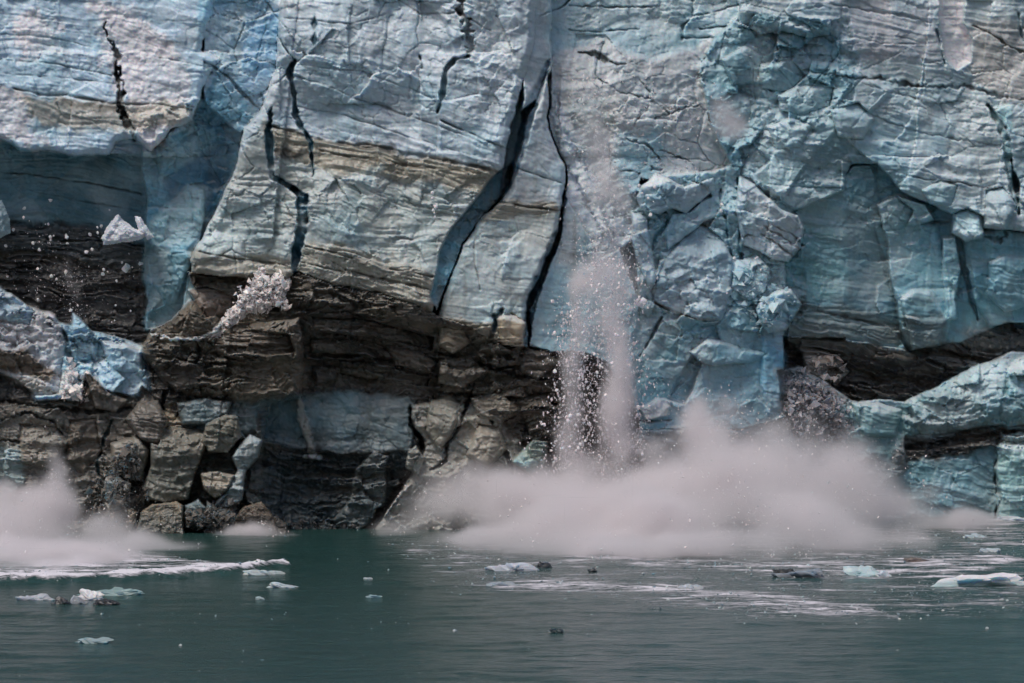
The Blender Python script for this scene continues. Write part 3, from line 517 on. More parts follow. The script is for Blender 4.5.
CR += [
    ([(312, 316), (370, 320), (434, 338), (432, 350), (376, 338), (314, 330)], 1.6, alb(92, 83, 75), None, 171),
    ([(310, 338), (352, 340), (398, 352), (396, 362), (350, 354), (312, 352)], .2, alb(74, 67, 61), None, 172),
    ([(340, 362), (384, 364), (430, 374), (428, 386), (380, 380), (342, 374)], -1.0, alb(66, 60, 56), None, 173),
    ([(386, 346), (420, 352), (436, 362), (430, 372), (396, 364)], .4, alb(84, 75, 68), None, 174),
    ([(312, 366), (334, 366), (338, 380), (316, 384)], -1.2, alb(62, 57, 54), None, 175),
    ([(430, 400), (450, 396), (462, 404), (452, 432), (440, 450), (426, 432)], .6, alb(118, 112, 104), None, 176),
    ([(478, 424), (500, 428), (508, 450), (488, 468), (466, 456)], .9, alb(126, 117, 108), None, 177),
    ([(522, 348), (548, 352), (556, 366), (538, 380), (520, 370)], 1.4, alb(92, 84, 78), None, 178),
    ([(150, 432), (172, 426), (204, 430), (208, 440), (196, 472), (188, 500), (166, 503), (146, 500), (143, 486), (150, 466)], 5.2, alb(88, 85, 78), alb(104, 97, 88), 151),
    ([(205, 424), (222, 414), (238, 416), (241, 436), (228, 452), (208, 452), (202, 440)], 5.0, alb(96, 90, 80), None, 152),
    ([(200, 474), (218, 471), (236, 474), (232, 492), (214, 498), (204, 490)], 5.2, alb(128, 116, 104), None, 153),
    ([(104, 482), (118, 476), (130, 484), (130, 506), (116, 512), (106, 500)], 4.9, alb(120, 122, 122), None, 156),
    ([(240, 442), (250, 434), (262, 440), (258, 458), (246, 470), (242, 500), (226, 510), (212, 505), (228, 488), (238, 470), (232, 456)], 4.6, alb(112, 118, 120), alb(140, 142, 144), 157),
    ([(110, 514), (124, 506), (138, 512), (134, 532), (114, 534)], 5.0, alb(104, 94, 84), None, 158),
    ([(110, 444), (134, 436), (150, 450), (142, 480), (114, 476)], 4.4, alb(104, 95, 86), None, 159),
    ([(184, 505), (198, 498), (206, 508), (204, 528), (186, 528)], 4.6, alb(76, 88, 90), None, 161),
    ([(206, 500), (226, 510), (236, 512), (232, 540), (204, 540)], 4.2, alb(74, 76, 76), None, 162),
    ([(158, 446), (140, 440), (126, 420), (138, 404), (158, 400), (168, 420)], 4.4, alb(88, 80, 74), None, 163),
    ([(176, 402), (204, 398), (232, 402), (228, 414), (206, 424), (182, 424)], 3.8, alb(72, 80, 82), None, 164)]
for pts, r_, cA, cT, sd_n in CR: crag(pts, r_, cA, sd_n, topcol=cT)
for q in ([(764, 226, 1.5), (780, 236, 3), (800, 250, 2)], [(762, 234, 1), (776, 244, 3), (792, 256, 2)], [(772, 224, 1), (800, 240, 1.6)]): stroke(q, .3, alb(84, 66, 60), .85, jag=2)
stroke([(656, 304, 2), (680, 314, 3), (700, 320, 3), (718, 320, 2)], .4, alb(104, 92, 80), .9)
# --- detail laid over everything -------------------------------------------
SL = .10 + .10 * sm(250, 420, U) * (1 - sm(560, 640, U)) + .02 * sm(700, 900, U)
lowd = sm(290, 330, V) * (1 - sm(560, 640, U))
fa, fe = facets(UW / 46 + 3, VW / 34, 61, 1.0, .6)
fb, fe2 = facets((UW + WX) / 19, (VW + WY) / 15 + 5, 63, 1.0, .5)
fc, fe3 = facets((UW + WX) / 8.5, (VW + WY) / 7 + 5, 65, 1.0, .4)
fcm, _ = facets(UW / 70 + 9, VW / 52, 67, 1.1, .6, cont=True)
fcol, _ = facets((UW + .12 * V) / 30 + 4, VW / 120, 68, 1.2, .5, cont=True)
xs_, ys_ = U + WX * .25 + WY * .1, V + WY * .25
c1, e1 = facets(xs_ / 30 + .18 * ys_ / 30, ys_ / 23 - .3 * xs_ / 30, 161, 1.3, 1.6)
c2, e2 = facets(xs_ / 13 - .2 * ys_ / 13, ys_ / 10 + .2 * xs_ / 13, 163, 1.3, 1.3)
c3, e3 = facets(xs_ / 6 + 4, ys_ / 5, 165, 1.2, 1.0)
STR = V - SL * (U - 300) + fbm(U / 90, V / 60, 40, 3) * 16 + fbm(U / 22, V / 16, 42, 3) * 2.5
STR = STR * (1 - lowd) + (V - .03 * U + fbm(U / 110, V / 60, 44, 4) * 16 + fbm(U / 18, V / 20, 45, 3) * 3.2) * lowd
STR = STR + (fa * 6 + fb * 2.5) * np.clip(DIRT, 0, 1) + (c1 * 7 + c2 * 3) * np.clip(SHAT, 0, .8)
band = fbm(U / 190, STR / 8.5, 50, 5, .62)              # layered noise
band2 = fbm(U / 90, STR / 2.9, 56, 3, .6)
lowf = fbm(U / 60, V / 60, 70, 5, .55)
brk = sm(-.15, .25, fbm(U / 45, V / 40, 77, 3))          # where the surface is more broken
R += FAC * (fcm * 1.5 + fcol * .8 + fa * (.15 + .45 * brk) + fb * .26 * (.2 + brk) + fc * .10 * (.2 + brk))
SHAT += .30 * sm(.05, .35, fbm(U / 70, V / 55, 169, 3)) * sm(.3, .6, FAC) * sm(560, 640, U)
chip = sm(.0, .3, fbm(U / 28, V / 22, 171, 4))
R += SHAT * (c1 * .85 + c2 * .5 * (.4 + brk) + c3 * .2)
R += np.clip(FAC, 0, 1) * chip * (c2 * .12 + c3 * .05)
R += c3 * .02 * (1 + 2 * DIRT)
R += lowf * .45
R += ROUGH * (fbm(U / 11, V / 9, 80, 4, .55) * .26 + facets((U + WX) / 7.2, (V + WY) / 6, 82, 1., .8)[0] * .12 * sm(-.2, .3, fbm(U / 18, V / 18, 83, 3)))
R += fbm(U / 4.0, V / 10., 85, 3) * .05
vert = ridged(U / 24 + lowf, V / 140, 88, 3)
R += vert * .12 * (1 - DIRT * .5) * FAC
terr = band + .25 * band2
step = np.floor(terr * 5) / 5
R += DIRT * (step * 1.9 * (.5 + brk) + band * .5 + band2 * .18) + (.09 - .05 * DIRT) * band * 1.4 + band2 * .03
# cracks along the facet borders here and there
gr = (np.clip(1 - fe2 / .07, 0, 1) * sm(.1, .35, fbm(U / 50, V / 50, 95, 3))) * np.clip(FAC, 0, 1.3)
R -= gr * .16
g3 = (np.clip(1 - fe / .03, 0, 1) * sm(-.05, .2, fbm(U / 80, V / 80, 97, 3))) * np.clip(FAC, 0, 1.3)
R -= g3 * .3

# colour detail: silt in the layers, veins, mottling
def tint(m, col):
    m = np.clip(m, 0, 1)[..., None]; COL[:] = COL * (1 - m) + np.array(col) * m
ice = (1 - np.clip(DIRT, 0, 1)) * (.12 + .88 * sm(.96, 1.12, COL[..., 2] / COL[..., 0])) * (.3 + .7 * sm(.06, .25, COL[..., 1]))
lows = sm(150, 200, V) * sm(190, 230, U) * (1 - sm(560, 600, U))
COL *= (1 + .16 * fbm(U / 40, V / 30, 101, 5, .6) + .10 * fbm(U / 6, V / 6, 105, 3) + .05 * rng.normal(size=U.shape))[..., None]
hue = fbm(U / 55, V / 45, 107, 4)
tint(sm(.12, .5, hue) * .35 * ice, alb(120, 162, 180)); tint(sm(.15, .6, c1) * .30 * ice * np.clip(SHAT + .25 * chip, 0, 1), alb(116, 164, 180)); tint(sm(.15, .6, -c1) * .45 * ice * np.clip(SHAT + .25, 0, 1), alb(186, 190, 196)); tint(sm(.1, .5, fa) * .25 * ice, alb(126, 156, 172)); tint(sm(.1, .5, -fa) * .22 * ice, alb(184, 187, 192)); tint(sm(.25, .5, fcol) * .2 * ice, alb(120, 148, 164)); tint(sm(.15, .5, -hue) * .28 * ice, alb(178, 176, 176))
tint(DIRT * sm(-.02, .3, band) * .6, alb(36, 33, 33)); tint(DIRT * sm(.08, .36, -band) * (.12 + .4 * brk) , alb(118, 108, 98))
tint(DIRT * sm(.2, .4, band2) * .35, alb(38, 34, 33))
tint((sm(.30, .42, band) - sm(.5, .6, band)) * .38 * ice, alb(96, 104, 114))
tint(sm(.3, .45, band2) * sm(-.1, .3, fbm(U / 70, V / 50, 111, 3)) * .28 * ice, alb(104, 112, 120))
tint(SHAT * np.clip(1 - e1 / .08, 0, 1) * .6 * ice, alb(92, 140, 160)); tint(SHAT * np.clip(1 - e2 / .08, 0, 1) * .3 * ice, alb(92, 134, 150))
tint(gr * .35 * ice, alb(84, 118, 134)); tint(g3 * .5 * ice, alb(84, 118, 134))
tint(sm(.15, .6, fbm(U / 5, V / 60, 115, 4)) * (.22 + .3 * lows) * ice, alb(112, 112, 112))
tint(sm(.3, .7, fbm(U / 3, V / 3, 119, 2)) * .35 * np.clip(ROUGH, 0, 1) * ice, SNOW)
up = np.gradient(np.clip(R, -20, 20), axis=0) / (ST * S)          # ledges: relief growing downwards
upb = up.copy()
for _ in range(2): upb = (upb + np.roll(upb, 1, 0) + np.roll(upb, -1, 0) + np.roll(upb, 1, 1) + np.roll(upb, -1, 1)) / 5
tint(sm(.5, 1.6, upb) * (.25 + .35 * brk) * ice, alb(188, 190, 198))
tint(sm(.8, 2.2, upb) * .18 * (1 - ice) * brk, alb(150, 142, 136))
# silt washed down below the dirty layers and stones frozen into them
tint(DIRT * sm(.42, .6, fbm(U / 2.2, V / 2.0, 181, 2)) * .5, alb(120, 112, 104)); tint(ice * lows * sm(-.1, .4, fbm(U / 30, V / 20, 183, 4)) * .28, alb(120, 110, 100))
g_ = COL.mean(-1, keepdims=True); COL = g_ + (COL - g_) * .98
COL = COL * np.array([.965, 1.01, .99])
COL = np.clip(COL, .008, .88)

DB = sm(480, 1010, U) * 20.0 + np.clip(U - 1010, 0, 400) * .04 - np.clip(-U, 0, 400) * .03
Dp = DB - R                                              # metres behind the front line
def surf(u, v):
    i = int(round((v - V0) / ST)); j = int(round((u - U0) / ST))
    return float(Dp[min(max(i, 0), H_ - 1), min(max(j, 0), W_ - 1)])

for _ in range(W_):
    z = OWN == 0
    if not z.any(): break
    for ax, sh_ in ((1, 1), (1, -1), (0, 1), (0, -1)):
        q = np.roll(OWN, sh_, ax); OWN = np.where((OWN == 0) & (q > 0), q, OWN)
#MESHES
k = (DIST + Dp) / DIST * S
PX = (U - 512) * k; PY = Dp; PZ = CAMH - (V - HORIZ) * k
POS = np.stack([PX, PY, PZ], -1).reshape(-1, 3)

# ------------------------------------------------------------------ materials
def mat(name, rough=.6, col=None, attr=None, bump=None, spec=.4, noise=None, trans=0, sss=0):
    m = bpy.data.materials.new(name); m.use_nodes = True; nt = m.node_tree; N = nt.nodes; L = nt.links
    b = N['Principled BSDF']; b.inputs['Roughness'].default_value = rough; b.inputs['Specular IOR Level'].default_value = spec
    geo = N.new('ShaderNodeTexCoord')
    src = None
    if attr:
        a = N.new('ShaderNodeAttribute'); a.attribute_name = attr; src = a.outputs['Color']
    else:
        rgb = N.new('ShaderNodeRGB'); rgb.outputs[0].default_value = (*col, 1); src = rgb.outputs[0]
    if noise:
        n = N.new('ShaderNodeTexNoise'); n.inputs['Scale'].default_value = noise[0]; n.inputs['Detail'].default_value = 6; n.inputs['Roughness'].default_value = .65
        L.new(geo.outputs['Object'], n.inputs['Vector'])
        r = N.new('ShaderNodeMapRange'); r.inputs['From Min'].default_value = .3; r.inputs['From Max'].default_value = .7
        r.inputs['To Min'].default_value = 1 - noise[1]; r.inputs['To Max'].default_value = 1 + noise[1]
        L.new(n.outputs['Fac'], r.inputs['Value'])
        mx = N.new('ShaderNodeMix'); mx.data_type = 'RGBA'; mx.blend_type = 'MULTIPLY'; mx.inputs[0].default_value = 1
        L.new(src, mx.inputs[6]); L.new(r.outputs[0], mx.inputs[7]); src = mx.outputs[2]
    L.new(src, b.inputs['Base Color'])
    if sss:
        b.inputs['Subsurface Weight'].default_value = sss; b.inputs['Subsurface Radius'].default_value = (.25, .6, 1.0); b.inputs['Subsurface Scale'].default_value = .6
    if bump:
        h = None
        for sc_, st in bump:
            n = N.new('ShaderNodeTexNoise'); n.inputs['Scale'].default_value = sc_; n.inputs['Detail'].default_value = 5; n.inputs['Roughness'].default_value = .6
            L.new(geo.outputs['Object'], n.inputs['Vector'])
            bm = N.new('ShaderNodeBump'); bm.inputs['Strength'].default_value = 1; bm.inputs['Distance'].default_value = st
            L.new(n.outputs['Fac'], bm.inputs['Height'])
            if h: L.new(h, bm.inputs['Normal'])
            h = bm.outputs['Normal']
        L.new(h, b.inputs['Normal'])
    return m
M_ICE = mat('glacier ice', .42, attr='ice', bump=[(1.2, .03), (4, .018)], noise=(3.5, .07), spec=.5, sss=.55)

def mesh_obj(name, co, faces, material, parent=None, col=None, smooth=False):
    me = bpy.data.meshes.new(name)
    co = np.asarray(co, np.float32); f = np.asarray(faces, np.int32)
    n = f.shape[1]
    me.vertices.add(len(co)); me.vertices.foreach_set('co', co.ravel())
    me.loops.add(f.size); me.loops.foreach_set('vertex_index', f.ravel())
    me.polygons.add(len(f)); me.polygons.foreach_set('loop_start', np.arange(0, f.size, n, dtype=np.int32))
    me.update(calc_edges=True)
    if smooth: me.polygons.foreach_set('use_smooth', np.ones(len(f), bool))
    else: me.polygons.foreach_set('use_smooth', np.zeros(len(f), bool))
    if col is not None:
        a = me.attributes.new('ice', 'FLOAT_COLOR', 'POINT')
        a.data.foreach_set('color', np.concatenate([np.clip(col, 0, 1), np.ones((len(col), 1))], 1).astype(np.float32).ravel())
    me.materials.append(material)
    o = bpy.data.objects.new(name, me); C.objects.link(o)
    if parent: o.parent = parent
    return o
def tag(o, label=None, cat=None, group=None, kind=None):
    if label: o['label'] = label
    if cat: o['category'] = cat
    if group: o['group'] = group
    if kind: o['kind'] = kind
    return o

# ------------------------------------------------------------------ glacier
glacier = bpy.data.objects.new('glacier', None); C.objects.link(glacier)
tag(glacier, 'towering cracked blue and white glacier front rising from the water', 'glacier')
ii, jj = np.meshgrid(np.arange(H_ - 1), np.arange(W_ - 1), indexing='ij')
a = (ii * W_ + jj).ravel()
F = np.stack([a, a + W_, a + W_ + 1, a + 1], 1)
# a cell goes to the part of its frontmost corner
ow = OWN.ravel()[F]; rr = R.ravel()[F]
fo = ow[np.arange(len(F)), rr.argmax(1)]
colr = COL.reshape(-1, 3)
for p in range(len(PARTS)):
    f = F[fo == p]
    if len(f) == 0: continue
    used, inv = np.unique(f, return_inverse=True)
    o = mesh_obj(PARTS[p], POS[used], inv.reshape(f.shape), M_ICE, glacier, colr[used], smooth=True)
    if PLAB.get(p): o['label'] = PLAB[p]
# the glacier's back: top surface and flanks
edge_top = POS.reshape(H_, W_, 3)[0]
n = len(edge_top)
rows = [edge_top]
for q, (dy, dz) in enumerate(((4, 2.0), (12, 4.0), (40, 7), (120, 14), (300, 26))):
    r_ = edge_top.copy(); r_[:, 1] = r_[:, 1] + dy; r_[:, 2] += dz + fbm(np.arange(n) / 30. + q * 9, np.full(n, q * 3.3), 130 + q, 4) * (2 + q)
    rows.append(r_)
co = np.concatenate(rows); nr = len(rows)
f = np.array([(r * n + c, r * n + c + 1, (r + 1) * n + c + 1, (r + 1) * n + c) for r in range(nr - 1) for c in range(n - 1)])
mesh_obj('ice_field', co, f, M_ICE, glacier, np.tile(WHITE, (len(co), 1)))
for name, j, sgn in (('flank', 0, -1), ('flank', W_ - 1, 1)):
    e = POS.reshape(H_, W_, 3)[::4, j]; n = len(e)
    rows = [e] + [e + np.array([sgn * t, t * 1.6, 0]) for t in (10, 60, 200)]
    co = np.concatenate(rows)
    f = np.array([(r * n + c, r * n + c + 1, (r + 1) * n + c + 1, (r + 1) * n + c) for r in range(3) for c in range(n - 1)])
    mesh_obj(name, co, f, M_ICE, glacier, np.tile(GREYW, (len(co), 1)))

# ------------------------------------------------------------------ separate solid pieces of ice
def solid(name, pts, d, thick, col, parent=None, label=None, cat=None, group=None, relief=1.2, slope=.16, seed=1, top=None, warp=.35, step=.7, fac=.5, tilt=(0, 0), dirt=0., rough=.3):
    """a closed broken lump of ice: the outline, a chiselled front, sides and a back THICK metres behind"""
    p = np.array(pts, float)
    x0, y0 = p.min(0) - 4; x1, y1 = p.max(0) + 4
    gu, gv = np.meshgrid(np.arange(x0, x1, step), np.arange(y0, y1, step))
    wx = fbm(gu / 14, gv / 14, seed * 7 + 1, 4) * 9 * warp; wy = fbm(gu / 14, gv / 14, seed * 7 + 3, 4) * 9 * warp
    sd_ = sdist(pts, gu + wx, gv + wy)
    ins = sd_ > 0
    fcm, _ = facets(gu / 16 + seed, gv / 13, seed + 200, 1.3, .5, cont=True)
    fb, _ = facets(gu / 7 + seed, gv / 6, seed + 300, 1., .5)
    rel = np.minimum(sd_ * slope, relief)
    sw = relief * .4
    rel = rel + fcm * fac + fb * fac * .22 + fbm(gu / 4, gv / 4, seed + 5, 3) * .12 * (1 + rough * 2)
    c = p.mean(0); rr0 = np.random.default_rng(seed).uniform(-.5, .5)
    rel = rel + tilt[0] * (gu - c[0]) / 10 + tilt[1] * (gv - c[1]) / 10
    bnd = fbm(gu / 60, (gv - rr0 * gu + wx * 2) / 4.5, seed + 9, 4)
    if dirt: rel = rel + dirt * np.floor(bnd * 4) / 4 * .5
    dd = d - rel
    kk = (DIST + dd) / DIST * S
    P = np.stack([(gu - 512) * kk, dd, CAMH - (gv - HORIZ) * kk], -1)
    cc = ins[:-1, :-1] & ins[1:, :-1] & ins[:-1, 1:] & ins[1:, 1:]
    hh, ww = gu.shape
    I, J = np.nonzero(cc); a = I * ww + J
    f = np.stack([a, a + ww, a + ww + 1, a + 1], 1)
    nv = hh * ww
    kb = (DIST + d + thick) / DIST * S
    cu, cv = c
    bu = cu + (gu - cu) * .8; bv = cv + (gv - cv) * .8
    B = np.stack([(bu - 512) * kb, np.full(gu.shape, d + thick), CAMH - (bv - HORIZ) * kb], -1)
    fbk = f[:, ::-1] + nv
    sides = []
    pad = np.pad(cc, 1)
    for (di, dj, e0, e1) in ((-1, 0, (0, 1), (0, 0)), (1, 0, (1, 0), (1, 1)), (0, -1, (0, 0), (1, 0)), (0, 1, (1, 1), (0, 1))):
        q = cc & ~pad[1 + di:1 + di + cc.shape[0], 1 + dj:1 + dj + cc.shape[1]]
        i, j = np.nonzero(q)
        v0 = (i + e0[0]) * ww + j + e0[1]; v1 = (i + e1[0]) * ww + j + e1[1]
        sides.append(np.stack([v0, v0 + nv, v1 + nv, v1], 1)[:, ::-1])
    F_ = np.concatenate([f, fbk] + sides)
    col0 = np.array(col)[None, None] * np.ones(gu.shape + (3,))
    if top is not None:
        m = sm(.0, .35, (c[1] - gv) / (y1 - y0) + fbm(gu / 8, gv / 8, seed + 17, 3) * .3)[..., None]; col0 = col0 * (1 - m) + np.array(top) * m
    col0 = col0 * (1 + .22 * fbm(gu / 12, gv / 9, seed + 21, 4) + .06 * np.random.default_rng(seed).normal(size=gu.shape))[..., None]
    if dirt:
        m = (dirt * sm(.0, .25, bnd))[..., None]; col0 = col0 * (1 - m * .75) + np.array(DARK) * m * .75
    V_ = np.concatenate([P.reshape(-1, 3), B.reshape(-1, 3)]); CC = np.concatenate([col0.reshape(-1, 3)] * 2)
    used, inv = np.unique(F_, return_inverse=True)
    vv = V_[used]
    org = vv.mean(0) if parent is None else np.zeros(3)
    o = mesh_obj(name, vv - org, inv.reshape(F_.shape), M_ICE, parent, CC[used])
    if parent is None: o.location = org
    if label or cat: tag(o, label, cat, group)
    return o

# loose boulders and slabs at the foot of the front
BO = [
    ([(136, 532), (140, 512), (152, 503), (176, 501), (183, 506), (184, 540), (140, 545)], 'flat topped brown ice slab standing in the left spray', alb(96, 94, 88), alb(118, 108, 94), -6.8, 54, .2),
    ([(230, 545), (234, 518), (244, 506), (262, 500), (276, 520), (280, 545)], 'rusty brown ice boulder at the waterline behind the small splash', alb(80, 73, 66), alb(98, 88, 78), -6.2, 55, .4),
    ([(110, 514), (124, 506), (138, 512), (134, 532), (114, 534)], 'small brown ice boulder beside the flat topped slab', alb(120, 106, 92), None, -6.2, 58, .2),
    ([(262, 520), (276, 514), (288, 524), (284, 545), (266, 545)], 'dark wet ice lump at the waterline right of the rusty boulder', alb(70, 66, 62), None, -5.6, 60, .3),
]
for pts, lab, cA, cT, dz, sdn, dr in BO:
    solid('ice_boulder', pts, dz + 1.5, 2.6, cA, label=lab, cat='ice boulder', group='loose ice boulders at the foot of the glacier', top=cT, seed=sdn, relief=.9, slope=.45, fac=.45, dirt=dr, warp=.25)
SH = [([(100, 240), (106, 228), (118, 214), (124, 218), (134, 226), (150, 236), (140, 241), (120, 243), (104, 246)], 'large white shard of ice lodged on the undercut', 71),
      ([(135, 216), (142, 217), (150, 230), (156, 238), (148, 240), (138, 228)], 'small white splinter beside the large white shard', 72)]
for pts, lab, sdn in SH:
    solid('ice_shard', pts, -.2, 2.0, alb(176, 178, 184), label=lab, cat='ice shard', group='white shards in the left undercut', seed=sdn, relief=1., slope=.25, fac=.8)
solid('ice_shard', [(-10, 205), (2, 200), (9, 214), (12, 234), (-2, 238), (-12, 232)], 1.0, 2, alb(130, 146, 152), label='grey blue ice shard at the left picture edge', cat='ice shard', seed=73, relief=1)

# --- crumbs -----------------------------------------------------------------
OCT = np.array([(1, 0, 0), (-1, 0, 0), (0, 1, 0), (0, -1, 0), (0, 0, 1), (0, 0, -1)], float)
OF = np.array([(0, 2, 4), (2, 1, 4), (1, 3, 4), (3, 0, 4), (2, 0, 5), (1, 2, 5), (3, 1, 5), (0, 3, 5)])
def crumbs(name, centres, sizes, col, seed=5, colvar=.15, stretch=1.0):
    r = np.random.default_rng(seed); n = len(centres)
    q = r.normal(size=(n, 4)); q /= np.linalg.norm(q, axis=1)[:, None]
    a, b, c, d = q.T
    Rm = np.stack([1 - 2 * (c * c + d * d), 2 * (b * c - a * d), 2 * (b * d + a * c), 2 * (b * c + a * d), 1 - 2 * (b * b + d * d), 2 * (c * d - a * b), 2 * (b * d - a * c), 2 * (c * d + a * b), 1 - 2 * (b * b + c * c)], 1).reshape(n, 3, 3)
    loc = OCT[None] * (1 + 1.1 * (r.random((n, 6, 1)) - .5)) * np.stack([np.ones(n), r.uniform(.4, 1., n), r.uniform(.3, .9, n)], 1)[:, None, :] + .28 * r.normal(size=(n, 6, 3))
    P = np.einsum('nij,nkj->nki', Rm, loc) * np.asarray(sizes)[:, None, None]
    P[:, :, 2] *= stretch
    P += np.asarray(centres)[:, None, :]
    f = (OF[None] + (np.arange(n) * 6)[:, None, None]).reshape(-1, 3)
    cc = np.repeat(np.array(col)[None] * (1 + colvar * r.normal(size=(n, 1))), 6, 0)
    return mesh_obj(name, P.reshape(-1, 3), f, M_ICE, None, cc)
def heap(name, pts, n, smin, smax, col, label, cat, seed, lift=.6, own_d=None):
    r = np.random.default_rng(seed); p = np.array(pts, float); out = []; sz = []
    while len(out) < n:
        u = r.uniform(p[:, 0].min(), p[:, 0].max()); v = r.uniform(p[:, 1].min(), p[:, 1].max())
        d_ = float(sdist(pts, np.array([u + r.normal() * 1.5]), np.array([v + r.normal() * 1.5]))[0])
        if d_ < 0: continue
        s_ = smin + (smax - smin) * r.random() ** 5
        out.append(at(u, v, (surf(u, v) if own_d is None else own_d) - r.random() * lift * min(1, d_ / 6) + .1)); sz.append(s_)
    o = crumbs(name, [tuple(q) for q in out], sz, col, seed)
    return tag(o, label, cat, None, 'stuff')
heap('ice_rubble', [(218, 330), (224, 318), (236, 306), (240, 292), (250, 286), (256, 274), (262, 266), (268, 280), (284, 272), (291, 282), (284, 296), (288, 308), (274, 304), (266, 312), (250, 310), (238, 318), (222, 334), (208, 340), (204, 338)], 2600, .05, .42, SNOW, 'heap of white crushed ice on the brown ledge', 'ice rubble', 301, .9, own_d=-4.0)
heap('ice_rubble', [(782, 376), (800, 368), (822, 380), (846, 402), (852, 428), (838, 448), (800, 440), (784, 416)], 1800, .06, .5, alb(140, 136, 140), 'grey heap of crushed ice under the right dark layer', 'ice rubble', 302, 1.6)
heap('ice_rubble', [(170, 530), (230, 505), (300, 520), (360, 525), (362, 545), (170, 548)], 1400, .06, .5, alb(70, 68, 66), 'dark wet ice debris along the waterline below the slate ice', 'ice rubble', 308, 1.0)
heap('ice_rubble', [(58, 384), (70, 358), (76, 372), (84, 372), (88, 402), (66, 402)], 260, .06, .5, SNOW, 'white crushed ice in the notch of the left bank', 'ice rubble', 303, 1.)
heap('ice_rubble', [(806, 360), (840, 350), (850, 370), (838, 384), (812, 378)], 120, .1, .5, alb(150, 140, 136), 'pale ice crumbs caught on the right dark layer', 'ice rubble', 304, .8)
heap('ice_rubble', [(566, 70), (640, 70), (704, 104), (700, 176), (640, 178), (570, 160)], 900, .04, .24, alb(156, 156, 160), 'pinkish white crushed ice strewn over the icefall', 'ice rubble', 305, .3)
heap('ice_rubble', [(738, 268), (770, 262), (790, 292), (780, 330), (745, 320)], 300, .08, .6, alb(156, 176, 186), 'pale blue crushed ice on the middle buttress', 'ice rubble', 306, .8)
heap('ice_rubble', [(85, 490), (135, 440), (150, 500), (130, 520), (250, 500), (262, 520), (200, 530), (90, 530)], 3000, .06, .5, alb(84, 79, 74), 'brown grey ice debris between the left boulders', 'ice rubble', 307, 1.2)
# ------------------------------------------------------------------ water
xs = np.concatenate([[-9000, -2500, -800, -300, -160, -110], np.arange(-80, 80.1, .42), [110, 160, 300, 800, 2500, 9000]])
ys = np.concatenate([[-3000, -900, -450, -300, -230], np.arange(-175, 30.1, .42), [80, 300, 1500, 9000]])
GX, GY = np.meshgrid(xs, ys)
Dw = GY + DIST; Dw = np.maximum(Dw, 20)
WU = 512 + GX / S * DIST / Dw; WV = HORIZ + CAMH / S * DIST / Dw
near = sm(420, 380, 0 * Dw) * 0 + ((np.abs(GX) < 81) & (GY > -176) & (GY < 31))
wav = fbm(GX / 9, GY / 5, 401, 4) * .10 + fbm(GX / 2.4, GY / 1.6, 405, 3) * .05 + ridged(GX / 30, GY / 14, 409, 2) * .08
foam = np.zeros_like(GX)
def wp(pts, val, soft, noise=8.):
    global foam
    d = sdist(pts, WU + fbm(GX / 9, GY / 9, 411, 3) * noise * 2, WV + fbm(GX / 9, GY / 9, 415, 3) * noise * .5)
    foam = np.maximum(foam, val * sm(-soft, soft, d))
wp([(380, 540), (1100, 515), (1100, 612), (860, 625), (700, 618), (560, 600), (420, 575)], .50, 12)
wp([(600, 572), (700, 580), (880, 598), (900, 622), (760, 622), (660, 604), (560, 596), (440, 592), (460, 580)], .74, 14)
wp([(500, 548), (760, 556), (1000, 548), (1040, 560), (960, 585), (760, 580), (560, 566)], .70, 10)
wp([(940, 514), (1100, 512), (1100, 548), (1000, 552), (950, 535)], .62, 6)
wp([(-60, 540), (120, 548), (220, 562), (260, 570), (150, 577), (60, 580), (-100, 582)], .72, 5, 5)
wp([(-60, 620), (240, 600), (500, 600), (1024, 640), (1024, 640), (500, 640), (-60, 660)], .14, 20)
dl_, _ = pdist([(-200, 583), (0, 581), (60, 580), (140, 577), (190, 574), (240, 572), (286, 566)], WU, WV)
line = sm(3.4, .6, dl_ + fbm(GX / 2.2, GY / 5, 421, 3) * 2.4)
foam = np.maximum(foam, line * 1.0)
GZ = (wav + line * .45 + sm(.55, .9, foam) * .12 * (1 + fbm(GX / .9, GY / .9, 425, 3))) * near
M_W = bpy.data.materials.new('sea water'); M_W.use_nodes = True; nt = M_W.node_tree; N = nt.nodes; L = nt.links
b = N['Principled BSDF']; b.inputs['IOR'].default_value = 1.33; b.inputs['Specular IOR Level'].default_value = .5
tc = N.new('ShaderNodeTexCoord')
def noise_node(scale, det, vec=(1, 1, 1), rough=.6):
    mp = N.new('ShaderNodeMapping'); mp.inputs['Scale'].default_value = vec; L.new(tc.outputs['Object'], mp.inputs['Vector'])
    n = N.new('ShaderNodeTexNoise'); n.inputs['Scale'].default_value = scale; n.inputs['Detail'].default_value = det; n.inputs['Roughness'].default_value = rough
    L.new(mp.outputs[0], n.inputs['Vector']); return n.outputs['Fac']
def math_node(op, a, b_=None, c=None):
    n = N.new('ShaderNodeMath'); n.operation = op
    for q, v in enumerate((a, b_, c)):
        if v is None: continue
        if isinstance(v, (int, float)): n.inputs[q].default_value = v
        else: L.new(v, n.inputs[q])
    return n.outputs[0]
at_ = N.new('ShaderNodeAttribute'); at_.attribute_name = 'foam'
n1 = noise_node(.30, 9, (.5, 1.0, 1), .74); n2 = noise_node(.12, 3, (.5, 1, 1)); n3 = noise_node(2.6, 5, (.5, 1, 1), .7)
fm = math_node('ADD', at_.outputs['Fac'], math_node('MULTIPLY', math_node('SUBTRACT', n1, .5), 2.6))
fm = math_node('ADD', fm, math_node('MULTIPLY', math_node('SUBTRACT', n3, .5), .9))
mr = N.new('ShaderNodeMapRange'); mr.interpolation_type = 'SMOOTHSTEP'; mr.inputs['From Min'].default_value = .5; mr.inputs['From Max'].default_value = .95; L.new(fm, mr.inputs['Value'])
